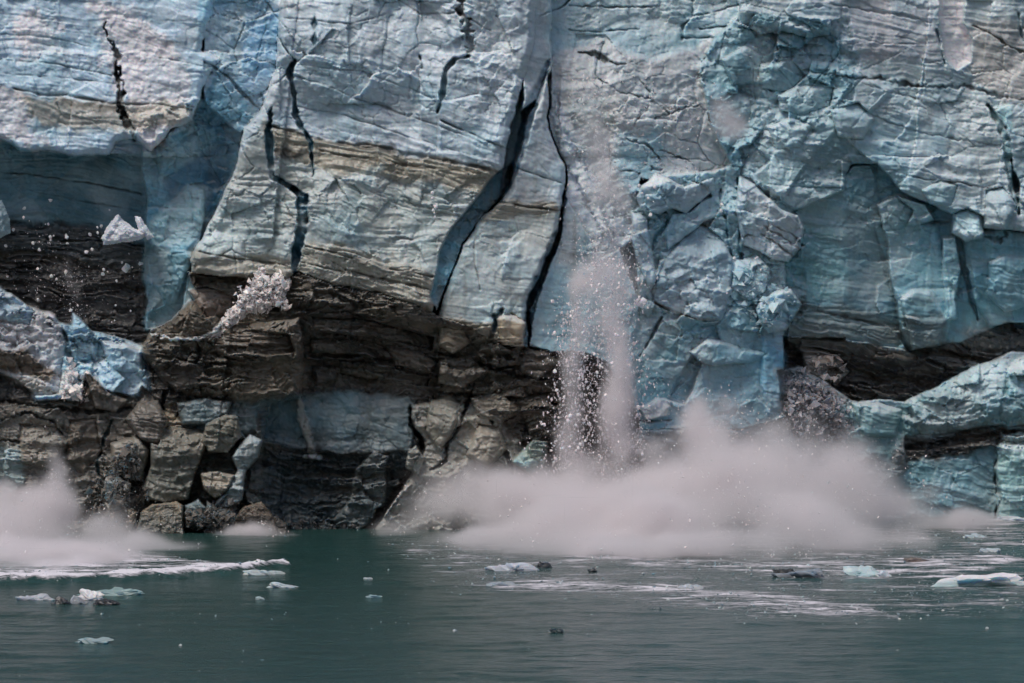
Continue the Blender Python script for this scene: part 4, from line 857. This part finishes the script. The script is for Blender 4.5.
gate = N.new('ShaderNodeMapRange'); gate.inputs['From Min'].default_value = .02; gate.inputs['From Max'].default_value = .12; L.new(at_.outputs['Fac'], gate.inputs['Value'])
fmask = math_node('MULTIPLY', mr.outputs[0], gate.outputs[0])
def mixc(f, a, b_):
    n = N.new('ShaderNodeMix'); n.data_type = 'RGBA'; L.new(f, n.inputs[0])
    for q, v in ((6, a), (7, b_)):
        if isinstance(v, tuple): n.inputs[q].default_value = (*v, 1)
        else: L.new(v, n.inputs[q])
    return n.outputs[2]
body = mixc(n2, WATER_A, WATER_B)
L.new(mixc(fmask, body, FOAMC), b.inputs['Base Color'])
rg = N.new('ShaderNodeMapRange'); rg.inputs['To Min'].default_value = .16; rg.inputs['To Max'].default_value = .85; L.new(fmask, rg.inputs['Value']); L.new(rg.outputs[0], b.inputs['Roughness'])
bh = None
for s_, dist_, vec in ((.5, .34, (.6, 1, 1)), (2.2, .11, (.7, 1, 1)), (7, .03, (.8, 1, 1))):
    n = noise_node(s_, 4, vec); bn = N.new('ShaderNodeBump'); bn.inputs['Distance'].default_value = dist_; L.new(n, bn.inputs['Height'])
    if bh: L.new(bh, bn.inputs['Normal'])
    bh = bn.outputs['Normal']
bn = N.new('ShaderNodeBump'); bn.inputs['Distance'].default_value = .12; L.new(fmask, bn.inputs['Height']); L.new(bh, bn.inputs['Normal'])
L.new(bn.outputs['Normal'], b.inputs['Normal'])
hh, ww = GX.shape
a = (np.arange(hh - 1)[:, None] * ww + np.arange(ww - 1)[None]).ravel()
water = mesh_obj('water', np.stack([GX, GY, GZ], -1).reshape(-1, 3), np.stack([a, a + 1, a + ww + 1, a + ww], 1), M_W, smooth=True)
at2 = water.data.attributes.new('foam', 'FLOAT', 'POINT'); at2.data.foreach_set('value', foam.ravel().astype(np.float32))
tag(water, kind='structure')
def wz(x, y): 
    i = int(np.argmin(np.abs(ys - y))); j = int(np.argmin(np.abs(xs - x))); return float(GZ[i, j])

# ------------------------------------------------------------------ floating ice
import bmesh
def lump(name, loc, rx, ry, rz, col, seed, label=None, cat=None, group=None, sub=4, top=None, rot=0., jag=.35, parent=None):
    bm = bmesh.new(); bmesh.ops.create_icosphere(bm, subdivisions=sub, radius=1)
    P = np.array([v.co[:] for v in bm.verts]); f = np.array([[v.index for v in q.verts] for q in bm.faces]); bm.free()
    r = np.random.default_rng(seed)
    # cut by random planes, then roughen
    for _ in range(9 if sub > 2 else 5):
        n_ = r.normal(size=3); n_ /= np.linalg.norm(n_); h = r.uniform(.45, .85)
        dd = P @ n_ - h; P -= np.maximum(dd, 0)[:, None] * n_[None] * .9
    nz = fbm(P[:, 0] * 2.2 + P[:, 2] * 1.3 + seed, P[:, 1] * 2.2 - P[:, 2] + seed * .7, seed, 4)
    P *= (1 + nz * jag)[:, None]
    c = np.array(col)[None] * (1 + .3 * fbm(P[:, 0] * 3 + seed, P[:, 1] * 3 + P[:, 2] * 2, seed + 3, 3))[:, None]
    if top is not None:
        m = sm(0.05, .6, P[:, 2:3] + .2 * nz[:, None]); c = c * (1 - m) + np.array(top) * m
    P *= np.array([rx, ry, rz])[None]
    cr, sr = math.cos(rot), math.sin(rot)
    P = P @ np.array([[cr, sr, 0], [-sr, cr, 0], [0, 0, 1]])
    o = mesh_obj(name, P, f, M_ICE, parent, c); o.location = loc
    if label or cat: tag(o, label, cat, group)
    return o
FL = [  # u, v, half width px, height px, colour, top, label
    (92, 600, 11, 5, alb(150, 150, 156), SNOW, 'white capped lump in the middle of the dirty floating ice cluster'),
    (78, 604, 8, 6, alb(128, 130, 134), None, 'grey lump left of centre in the dirty floating ice cluster'),
    (62, 605, 7, 4, alb(40, 40, 42), None, 'black silt covered lump in the dirty floating ice cluster'),
    (32, 601, 15, 5, alb(150, 152, 158), None, 'long pale grey floe at the left end of the dirty cluster'),
    (104, 605, 9, 3, alb(44, 44, 46), None, 'low black piece at the right end of the dirty cluster'),
    (116, 595, 19, 4, alb(120, 138, 138), None, 'flat pale green floe behind the dirty floating cluster'),
    (95, 643, 14, 4, alb(128, 142, 144), None, 'small flat pale floe alone near the lower left'),
    (267, 567, 17, 5, alb(176, 178, 184), SNOW, 'bright white floe beside the end of the foam line'),
    (264, 575, 14, 3, alb(150, 158, 160), None, 'low floe just in front of the bright white one by the foam line'),
    (282, 588, 13, 3, alb(156, 164, 168), None, 'thin pale floe floating below the foam line end'),
    (260, 600, 3.5, 2, alb(140, 150, 152), None, 'tiny floe below the thin pale floe'),
    (367, 580, 5, 2, alb(140, 146, 150), None, 'tiny pale floe on dark water left of the big spray'),
    (373, 598, 7, 1.6, alb(120, 136, 140), None, 'thin translucent floe on dark water at left centre'),
    (508, 571, 20, 6, alb(138, 142, 150), alb(170, 172, 180), 'pinkish grey mound floating under the left end of the big spray'),
    (500, 587, 12, 2.5, alb(128, 134, 140), None, 'low grey floe below the pinkish grey mound'),
    (542, 568, 6, 3, alb(44, 46, 50), None, 'small dark chunk floating right of the pinkish grey mound'),
    (594, 572, 4, 2, alb(50, 52, 54), None, 'tiny dark chunk among the brash below the big spray'),
    (800, 578, 24, 7, alb(62, 66, 72), alb(120, 126, 134), 'dark streaked floe in the brash below the big spray'),
    (782, 575, 10, 4, alb(36, 38, 40), None, 'black chunk at the left of the dark streaked floe'),
    (862, 576, 22, 7, alb(134, 154, 158), alb(156, 170, 174), 'translucent pale blue floe below the big spray'),
    (884, 577, 7, 3, alb(170, 176, 182), None, 'small white piece at the right end of the pale blue floe'),
    (976, 586, 29, 9, alb(150, 168, 170), SNOW, 'largest white floe floating near the right edge'),
    (915, 563, 12, 3, alb(92, 82, 78), None, 'dull brown ice piece at the right foot of the spray'),
    (976, 538, 8, 2.5, alb(150, 160, 164), None, 'small white floe behind the largest white floe'),
    (1012, 521, 16, 3, alb(168, 172, 178), None, 'white floe beside the glacier foot at the right edge'),
    (990, 553, 12, 3, alb(150, 158, 164), None, 'low white floe in the foam at the right'),
    (556, 632, 7, 2, alb(40, 52, 54), None, 'thin dark floe on the smooth water at bottom centre'),
    (690, 590, 9, 3, alb(140, 144, 150), None, 'grey floe inside the wide brash patch'),
    (604, 494, 9, 12, alb(186, 184, 190), None, None),
]
for q, (u, v, wpx, hpx, cA, cT, lab) in enumerate(FL):
    if lab is None: continue
    p = on_water(u, v); kk = S * (p.y + DIST) / DIST
    hz = hpx * kk
    lump('ice_floe', (p.x, p.y + wpx * kk * .35, .0), wpx * kk * 1.45, wpx * kk * .8, hz * 1.7, np.array(cA) * .82, 500 + q, lab, 'ice floe', 'ice floes on the water', sub=4 if wpx > 6 else 3, top=None if cT is None else np.array(cT) * .85, jag=.75)
# countless brash ice
r = np.random.default_rng(77); cs = []; sz = []
while len(cs) < 5200:
    x = r.uniform(-75, 75); y = r.uniform(-165, 12)
    D_ = y + DIST; u = 512 + x / S * DIST / D_; v = HORIZ + CAMH / S * DIST / D_
    if not (-40 < u < 1064 and v < 700): continue
    i = int(np.argmin(np.abs(ys - y))); j = int(np.argmin(np.abs(xs - x)))
    fo_ = foam[i, j]
    if r.random() > max(.012, fo_ ** 2.2 * 2.4): continue
    cs.append((x, y, GZ[i, j] + .01)); sz.append(.035 + .13 * r.random() ** 4)
br = crumbs('brash_ice', cs, sz, alb(128, 136, 140), 78, .3)
tag(br, 'small brash ice scattered thickly over the water below the spray', 'brash ice', None, 'stuff')

# ------------------------------------------------------------------ falling pieces one can point at
FP = [(640, 303, 6.5, 'round white chunk falling beside the right edge of the cascade'), (631, 309, 3.2, 'small white chunk just left of the round falling chunk'),
      (604, 494, 8, 'large white chunk dropping into the big spray'), (639, 452, 4.5, 'white chunk falling at the right edge low in the cascade'),
      (613, 380, 3, 'white chunk in the middle of the falling cascade'), (126, 268, 5, 'white chunk falling below the large white shard'), (141, 264, 2.6, 'small white chunk right of the one below the shard'),
      (436, 206, 2.6, 'small white chunk falling in front of the main serac'), (611, 330, 2.5, 'white chunk high in the falling cascade')]
for q, (u, v, rp, lab) in enumerate(FP):
    p = at(u, v, surf(u, v) - (6 if u > 500 else 2)); kk = S * (p.y + DIST) / DIST
    lump('ice_chunk', p, rp * kk, rp * kk * .9, rp * kk * .85, alb(190, 188, 194), 600 + q, lab, 'ice chunk', 'chunks of ice falling from the front', sub=3, jag=.5)
r = np.random.default_rng(5); q = 0
zones = [((555, 590), (300, 470), 40), ((596, 642), (250, 470), 60), ((632, 644), (400, 470), 14), ((5, 140), (225, 330), 30), ((625, 660), (185, 250), 8), ((20, 110), (190, 250), 10), ((432, 438), (190, 240), 6), ((715, 770), (200, 300), 8)]
labs = ['tiny white ice chunk tumbling in the left stream of the cascade', 'tiny white ice chunk tumbling in the right stream of the cascade', 'tiny white ice chunk at the low right edge of the cascade', 'tiny white ice chunk falling in front of the dark left undercut', 'tiny white ice chunk falling above the middle buttress', 'tiny white ice chunk falling before the teal undercut', 'tiny white ice chunk dropping along the main serac', 'tiny white ice chunk falling past the middle buttress']
for zi, ((u0, u1), (v0, v1), n_) in enumerate(zones):
    for _ in range(n_):
        u = r.uniform(u0, u1); v = r.uniform(v0, v1); p = at(u, v, surf(u, v) - (r.uniform(7.5, 10) if 540 < u < 650 and v > 240 else r.uniform(1.5, 4))); s_ = r.uniform(.07, .24)
        lump('ice_chunk', p, s_, s_ * .9, s_ * 1.1, alb(190, 186, 192), 700 + q, labs[zi], 'ice chunk', 'chunks of ice falling from the front', sub=1, jag=.6); q += 1
# the fine fall of crumbs
cs = []; sz = []
def stream(u0, v0, u1, v1, w0, w1, n_, smin=.02, smax=.10):
    for _ in range(n_):
        t = r.random(); u = u0 + (u1 - u0) * t + r.normal() * (w0 + (w1 - w0) * t); v = v0 + (v1 - v0) * t + r.normal() * 3
        cs.append(tuple(at(u, v, surf(u, v) - abs(r.normal()) * 1.5 - 1.2 - 5 * (540 < u < 660)))); sz.append(smin + (smax - smin) * r.random() ** 4)
stream(598, 240, 580, 300, 10, 12, 300); stream(575, 300, 572, 480, 10, 17, 3000, .02, .16); stream(612, 260, 618, 480, 13, 17, 4800, .02, .16); stream(600, 150, 600, 260, 18, 16, 1200, .02, .1)
stream(638, 400, 640, 480, 3, 4, 200); stream(60, 230, 60, 330, 40, 40, 500, .02, .08); stream(70, 270, 74, 320, 6, 8, 250, .02, .07); stream(435, 190, 436, 240, 1.5, 2, 60); stream(640, 380, 780, 440, 50, 40, 700); stream(50, 500, 60, 540, 20, 50, 900, .02, .07)
fi = crumbs('falling_crumbs', cs, sz, alb(186, 182, 190), 79, .15, 1.5)
tag(fi, 'fine white ice crumbs raining down in front of the glacier', 'ice crumbs', None, 'stuff')
# ------------------------------------------------------------------ spray and ice dust
def noise3(X, Y, Z, seed, octs=4, gain=.55):
    r = np.random.default_rng(seed); T = r.random((64, 64, 64)).astype(np.float32); s = 0; a = 1; n = 0
    for o in range(octs):
        f = 2.07 ** o; x, y, z = X * f + 5.1 * o, Y * f + 3.7 * o, Z * f + 8.3 * o
        xi, yi, zi = np.floor(x).astype(int), np.floor(y).astype(int), np.floor(z).astype(int)
        fx, fy, fz = x - xi, y - yi, z - zi
        fx, fy, fz = [q * q * (3 - 2 * q) for q in (fx, fy, fz)]
        v = 0
        for i in (0, 1):
            for j in (0, 1):
                for k_ in (0, 1):
                    v = v + T[(xi + i) & 63, (yi + j) & 63, (zi + k_) & 63] * (fx if i else 1 - fx) * (fy if j else 1 - fy) * (fz if k_ else 1 - fz)
        s = s + a * (v - .5); n += a; a *= gain
    return s / n * 2
def spray(name, blobs, vox, dens, label, cat, col=(.95, .90, .92), scale=5., erode=.55, seed=1, cut=True, vstretch=1., aniso=.0, step=None):
    """blobs: picture column, row, metres behind the front line, radii (px, px, m), strength"""
    B = []
    for u, v, d, ru, rv, rd, amp in blobs:
        kk = S * (DIST + d) / DIST; B.append((*at(u, v, d), ru * kk, rd, rv * kk, amp))
    B = np.array(B); lo = (B[:, :3] - B[:, 3:6] * 1.9).min(0); hi = (B[:, :3] + B[:, 3:6] * 1.9).max(0)
    if cut: lo[2] = max(lo[2], -.4)
    nn = np.maximum(((hi - lo) / vox).astype(int) + 1, 4); hi = lo + (nn - 1) * vox
    X, Y, Z = np.meshgrid(*[lo[q] + np.arange(nn[q]) * vox for q in range(3)], indexing='ij')
    X, Y, Z = X.ravel(order='F'), Y.ravel(order='F'), Z.ravel(order='F')
    w1 = noise3(X / scale, Y / scale, Z / scale / vstretch, seed, 3); w2 = noise3(X / scale + 40, Y / scale, Z / scale / vstretch, seed + 1, 3)
    xw, zw = X + w1 * scale * .35, Z + w2 * scale * .35
    D = np.zeros_like(X)
    for bx, by, bz, rx, ry, rz, amp in B:
        q = ((xw - bx) / rx) ** 2 + ((Y - by) / ry) ** 2 + ((zw - bz) / rz) ** 2
        D = D + amp * np.exp(-q * 1.3)
    nz = noise3(X / scale * 1.3, Y / scale * 1.3, Z / scale * 1.3 / vstretch, seed + 5, 5, .6)
    D0 = np.clip(D, 0, 1.4); q = D0 + nz * .85 * erode * (.35 + np.clip(D0, 0, .8)) - .14
    q = q * np.clip(1 + 1.5 * noise3(X / scale / 2.6, Y / scale / 2.6, Z / scale / 2.6, seed + 9, 3), .12, 2.2)
    D = np.clip(q, 0, 2) ** 1.25 * (.35 + .65 * sm(.0, .35, q)) * dens * 1.25
    m = sm(0, 1.2, np.minimum.reduce([X - lo[0], hi[0] - X, Y - lo[1], hi[1] - Y, hi[2] - Z])); D *= m
    me = bpy.data.meshes.new(name); me.vertices.add(len(X))
    org = (lo + hi) / 2
    me.vertices.foreach_set('co', np.stack([X - org[0], Y - org[1], Z - org[2]], 1).astype(np.float32).ravel())
    at_ = me.attributes.new('thickness', 'FLOAT', 'POINT'); at_.data.foreach_set('value', D.astype(np.float32)); me.update()
    o = bpy.data.objects.new(name, me); C.objects.link(o); o.location = org
    m_ = bpy.data.materials.new(name + ' mist'); m_.use_nodes = True; nt = m_.node_tree
    for n in list(nt.nodes):
        if n.type == 'BSDF_PRINCIPLED': nt.nodes.remove(n)
    pv = nt.nodes.new('ShaderNodeVolumePrincipled'); pv.inputs['Color'].default_value = (*col, 1); pv.inputs['Density'].default_value = 1.0; pv.inputs['Anisotropy'].default_value = aniso
    nt.links.new(pv.outputs[0], nt.nodes['Material Output'].inputs['Volume']); me.materials.append(m_)
    g = bpy.data.node_groups.new(name + ' density', 'GeometryNodeTree')
    g.interface.new_socket('Geometry', in_out='INPUT', socket_type='NodeSocketGeometry'); g.interface.new_socket('Geometry', in_out='OUTPUT', socket_type='NodeSocketGeometry')
    N = g.nodes; L = g.links
    gi = N.new('NodeGroupInput'); go = N.new('NodeGroupOutput'); vc = N.new('GeometryNodeVolumeCube'); pos = N.new('GeometryNodeInputPosition')
    vc.inputs['Min'].default_value = tuple(lo - org); vc.inputs['Max'].default_value = tuple(hi - org)
    for q, ax in enumerate('XYZ'): vc.inputs['Resolution ' + ax].default_value = int(nn[q])
    sub = N.new('ShaderNodeVectorMath'); sub.operation = 'SUBTRACT'; L.new(pos.outputs[0], sub.inputs[0]); sub.inputs[1].default_value = tuple(lo - org)
    dv_ = N.new('ShaderNodeVectorMath'); dv_.operation = 'SCALE'; L.new(sub.outputs[0], dv_.inputs[0]); dv_.inputs['Scale'].default_value = 1 / vox
    sp = N.new('ShaderNodeSeparateXYZ'); L.new(dv_.outputs[0], sp.inputs[0])
    def mt(op, a, b_=None):
        n = N.new('ShaderNodeMath'); n.operation = op
        for q, v in enumerate((a, b_)):
            if v is None: continue
            if isinstance(v, (int, float)): n.inputs[q].default_value = v
            else: L.new(v, n.inputs[q])
        return n.outputs[0]
    ix, iy, iz = [mt('ROUND', sp.outputs[q]) for q in range(3)]
    # keep the running index in integers: it outgrows float precision
    def im(op, a, b_):
        n = N.new('FunctionNodeIntegerMath'); n.operation = op
        for q, v in enumerate((a, b_)):
            if isinstance(v, int): n.inputs[q].default_value = v
            else: L.new(v, n.inputs[q])
        return n.outputs[0]
    idx = im('ADD', ix, im('MULTIPLY', im('ADD', iy, im('MULTIPLY', iz, int(nn[1]))), int(nn[0])))
    na = N.new('GeometryNodeInputNamedAttribute'); na.data_type = 'FLOAT'; na.inputs['Name'].default_value = 'thickness'
    si = N.new('GeometryNodeSampleIndex'); si.data_type = 'FLOAT'; si.domain = 'POINT'; si.clamp = True
    L.new(gi.outputs[0], si.inputs['Geometry']); L.new(na.outputs[0], si.inputs['Value']); L.new(idx, si.inputs['Index'])
    L.new(si.outputs[0], vc.inputs['Density'])
    smt = N.new('GeometryNodeSetMaterial'); smt.inputs['Material'].default_value = m_
    L.new(vc.outputs[0], smt.inputs['Geometry']); L.new(smt.outputs[0], go.inputs[0])
    md = o.modifiers.new('density', 'NODES'); md.node_group = g
    tag(o, label, cat)
    return o, B
SPC = (.985, .942, .957)
def droplets(parent, B, n_, seed):
    r = np.random.default_rng(seed); w_ = B[:, 3] * B[:, 5] * B[:, 6]; w_ = w_ / w_.sum(); cs = []
    for q in r.choice(len(B), n_, p=w_):
        b_ = B[q]; g_ = r.normal(size=3) * .55; p = b_[:3] + g_ * b_[3:6]
        if p[2] < .05: continue
        cs.append(tuple(p))
    o = crumbs('droplets', cs, .02 + .10 * r.random(len(cs)) ** 5, alb(196, 192, 198), seed, .1, 1.2)
    o.parent = parent; o.matrix_parent_inverse = Matrix.Translation(-parent.location); o['kind'] = 'stuff'
    return o
main, B = spray('spray_cloud', [
    (395, 535, -6, 26, 16, 5, .5), (430, 510, -8, 34, 28, 6, .6), (470, 495, -9, 36, 32, 7, .7), (510, 500, -12, 40, 32, 8, .8), (560, 505, -14, 46, 32, 9, 1.), (620, 505, -15, 50, 32, 10, 1.),
    (680, 495, -14, 46, 42, 9, 1.1), (735, 480, -13, 46, 52, 9, 1.1), (795, 485, -13, 46, 46, 9, 1.), (850, 490, -10, 42, 40, 8, .8), (900, 515, -6, 42, 26, 7, .5), (950, 526, 2, 40, 15, 6, .75), (985, 523, 6, 30, 8, 5, .6), (930, 500, 0, 34, 22, 5, .3), (885, 470, -2, 30, 24, 4, .35),
    (470, 540, -24, 50, 10, 9, .8), (540, 543, -30, 60, 12, 9, 1.1), (620, 545, -34, 60, 12, 10, 1.2), (700, 545, -36, 60, 14, 10, 1.2), (780, 543, -34, 60, 16, 10, 1.2), (850, 538, -28, 50, 16, 9, 1.2), (905, 538, -20, 40, 12, 8, .8), (800, 530, -28, 50, 22, 8, .7),
    (560, 525, -24, 60, 22, 8, 1.), (660, 520, -26, 60, 26, 8, 1.1), (760, 515, -26, 60, 30, 8, 1.1), (830, 520, -20, 50, 26, 8, .8),
    (708, 440, -7, 26, 30, 4, 1.), (694, 412, -6, 17, 24, 3.5, .8), (740, 408, -6, 18, 22, 3.5, .35), (655, 452, -7, 26, 26, 4, .5), (772, 435, -7, 24, 30, 4, .6), (850, 440, -6, 26, 26, 4, .35), (590, 465, -7, 36, 24, 4, .5), (660, 405, -5, 20, 26, 3, .12), (810, 430, -6, 20, 24, 4, .35)],
    .36, .42, 'huge pinkish white spray cloud where the ice hits the water', 'spray cloud', SPC, scale=4.0, erode=1.0, seed=31)
droplets(main, B, 12000, 901)
casc, B = spray('ice_dust', [
    (590, 95, -2, 24, 30, 2, .4), (602, 140, -3, 22, 34, 2, .6), (600, 190, -3, 22, 34, 2.2, .75), (622, 205, -3, 16, 30, 2.2, .5), (614, 236, -3, 26, 26, 2.2, .85), (606, 265, -4, 28, 22, 2.4, 1.), (582, 288, -4, 17, 18, 2.2, 1.), (624, 290, -5, 20, 24, 2.4, .9),
    (577, 325, -5, 9, 30, 2, .8), (570, 365, -5, 11, 30, 2, .8), (574, 405, -5, 11, 30, 2, .8), (568, 450, -6, 15, 36, 2.2, .95), (614, 325, -5, 15, 30, 2.2, 1.1), (622, 365, -6, 14, 30, 2.3, 1.), (614, 405, -6, 17, 30, 2.3, 1.2), (622, 450, -6, 19, 36, 2.4, 1.3), (590, 330, -4, 16, 34, 2, .4), (598, 475, -6, 40, 26, 3, .7), (636, 440, -6, 9, 40, 2, .3)],
    .26, .42, 'column of pale ice dust falling down the middle of the front', 'ice dust', SPC, scale=2.2, erode=.9, seed=41, vstretch=2.0)
droplets(casc, B, 9000, 902)
puff, B = spray('ice_dust', [(725, 118, -2.5, 20, 26, 2., .8), (714, 95, -2, 14, 20, 1.6, .4), (738, 135, -2.5, 14, 14, 1.6, .6), (650, 60, -1, 40, 24, 1.6, .12), (580, 80, -1, 26, 30, 1.5, .14)], .3, .6, 'small pinkish puff of ice dust before the scooped hollow', 'ice dust', SPC, scale=2.6, erode=.6, seed=51, cut=False)
droplets(puff, B, 300, 903)
left, B = spray('spray_cloud', [
    (-60, 535, -20, 50, 34, 8, 1.), (5, 530, -20, 40, 28, 8, 1.), (50, 515, -16, 22, 34, 5, .9), (57, 480, -14, 10, 28, 2.6, 1.2), (40, 505, -14, 20, 22, 4, .8), (0, 500, -14, 22, 22, 4, .6), (66, 505, -14, 16, 24, 3, .6), (95, 535, -20, 34, 20, 7, .8), (140, 545, -22, 34, 15, 6, .6), (180, 552, -24, 34, 11, 6, .5),
    (215, 558, -26, 24, 7, 5, .3), (60, 560, -42, 70, 10, 10, 1.), (-20, 560, -42, 60, 12, 10, 1.), (130, 562, -38, 46, 8, 8, .6), (120, 510, -10, 26, 22, 3, .4), (40, 548, -30, 60, 14, 8, 1.1), (110, 552, -30, 50, 11, 8, .8), (170, 556, -30, 40, 8, 6, .6), (40, 566, -46, 60, 7, 7, .9), (20, 575, -54, 60, 5, 8, .5)], .36, .6, 'pinkish spray cloud with a pointed jet at the left edge', 'spray cloud', SPC, scale=3.0, erode=.9, seed=61)
droplets(left, B, 4000, 904)
smal, B = spray('spray_cloud', [(232, 535, -9, 16, 10, 2, .8), (256, 532, -9, 16, 12, 2, 1.), (276, 536, -9, 16, 8, 2, .9), (296, 540, -9, 14, 5, 1.6, .7), (214, 542, -9, 14, 8, 2, .6)], .2, .9, 'low pink white splash at the foot of the dark ice right of the left spray', 'spray cloud', SPC, scale=1.6, erode=.7, seed=71)
droplets(smal, B, 500, 905)
wisp, B = spray('ice_dust', [(68, 280, 2, 7, 26, 1.4, .5), (78, 300, 2, 7, 22, 1.4, .5), (70, 318, 1.5, 22, 12, 1.6, .35), (130, 322, 1.5, 18, 12, 1.5, .25)], .26, .22, 'thin wisps of ice dust before the dark left undercut', 'ice dust', SPC, scale=2., erode=.7, seed=81, cut=False)

# ------------------------------------------------------------------ camera and light
cam = bpy.data.cameras.new('camera'); co_ = bpy.data.objects.new('camera', cam); C.objects.link(co_)
co_.location = (0, -DIST, CAMH); co_.rotation_euler = (math.radians(90), 0, 0)
cam.sensor_width = 36; cam.lens = 36 * DIST / (1024 * S)
cam.shift_y = (HORIZ - 341.5) / 1024
cam.clip_start = 1; cam.clip_end = 20000
sc.camera = co_
w = bpy.data.worlds.new('World'); sc.world = w; w.use_nodes = True
nt = w.node_tree; sky = nt.nodes.new('ShaderNodeTexSky'); sky.sky_type = 'NISHITA'; sky.sun_disc = False
EL, AZ = 58, -34      # light from above, in front, somewhat from the left
sky.sun_elevation = math.radians(EL); sky.sun_rotation = math.radians(180 + AZ * -1)
sky.dust_density = 3.0; sky.air_density = 1.0; sky.ozone_density = 1.0
nt.links.new(sky.outputs[0], nt.nodes['Background'].inputs['Color']); nt.nodes['Background'].inputs['Strength'].default_value = .068
sd = bpy.data.lights.new('sun', 'SUN'); so = bpy.data.objects.new('sun', sd); C.objects.link(so)
sd.energy = 1.9; sd.angle = math.radians(24); sd.color = (1, .96, .91)
dv = Vector((math.sin(math.radians(AZ)) * math.cos(math.radians(EL)), -math.cos(math.radians(AZ)) * math.cos(math.radians(EL)), math.sin(math.radians(EL))))
so.rotation_euler = dv.to_track_quat('Z', 'Y').to_euler()
so.location = (-60, -150, 150)
sc.view_settings.view_transform = 'Standard'; sc.view_settings.look = 'None'; sc.view_settings.gamma = 1; sc.view_settings.exposure = 0.12
sc.cycles.max_bounces = 8; sc.cycles.diffuse_bounces = 3; sc.cycles.glossy_bounces = 3; sc.cycles.volume_bounces = 5
sc.cycles.use_denoising = True; sc.cycles.volume_step_rate = 1.6; sc.cycles.use_adaptive_sampling = True; sc.cycles.adaptive_threshold = .02
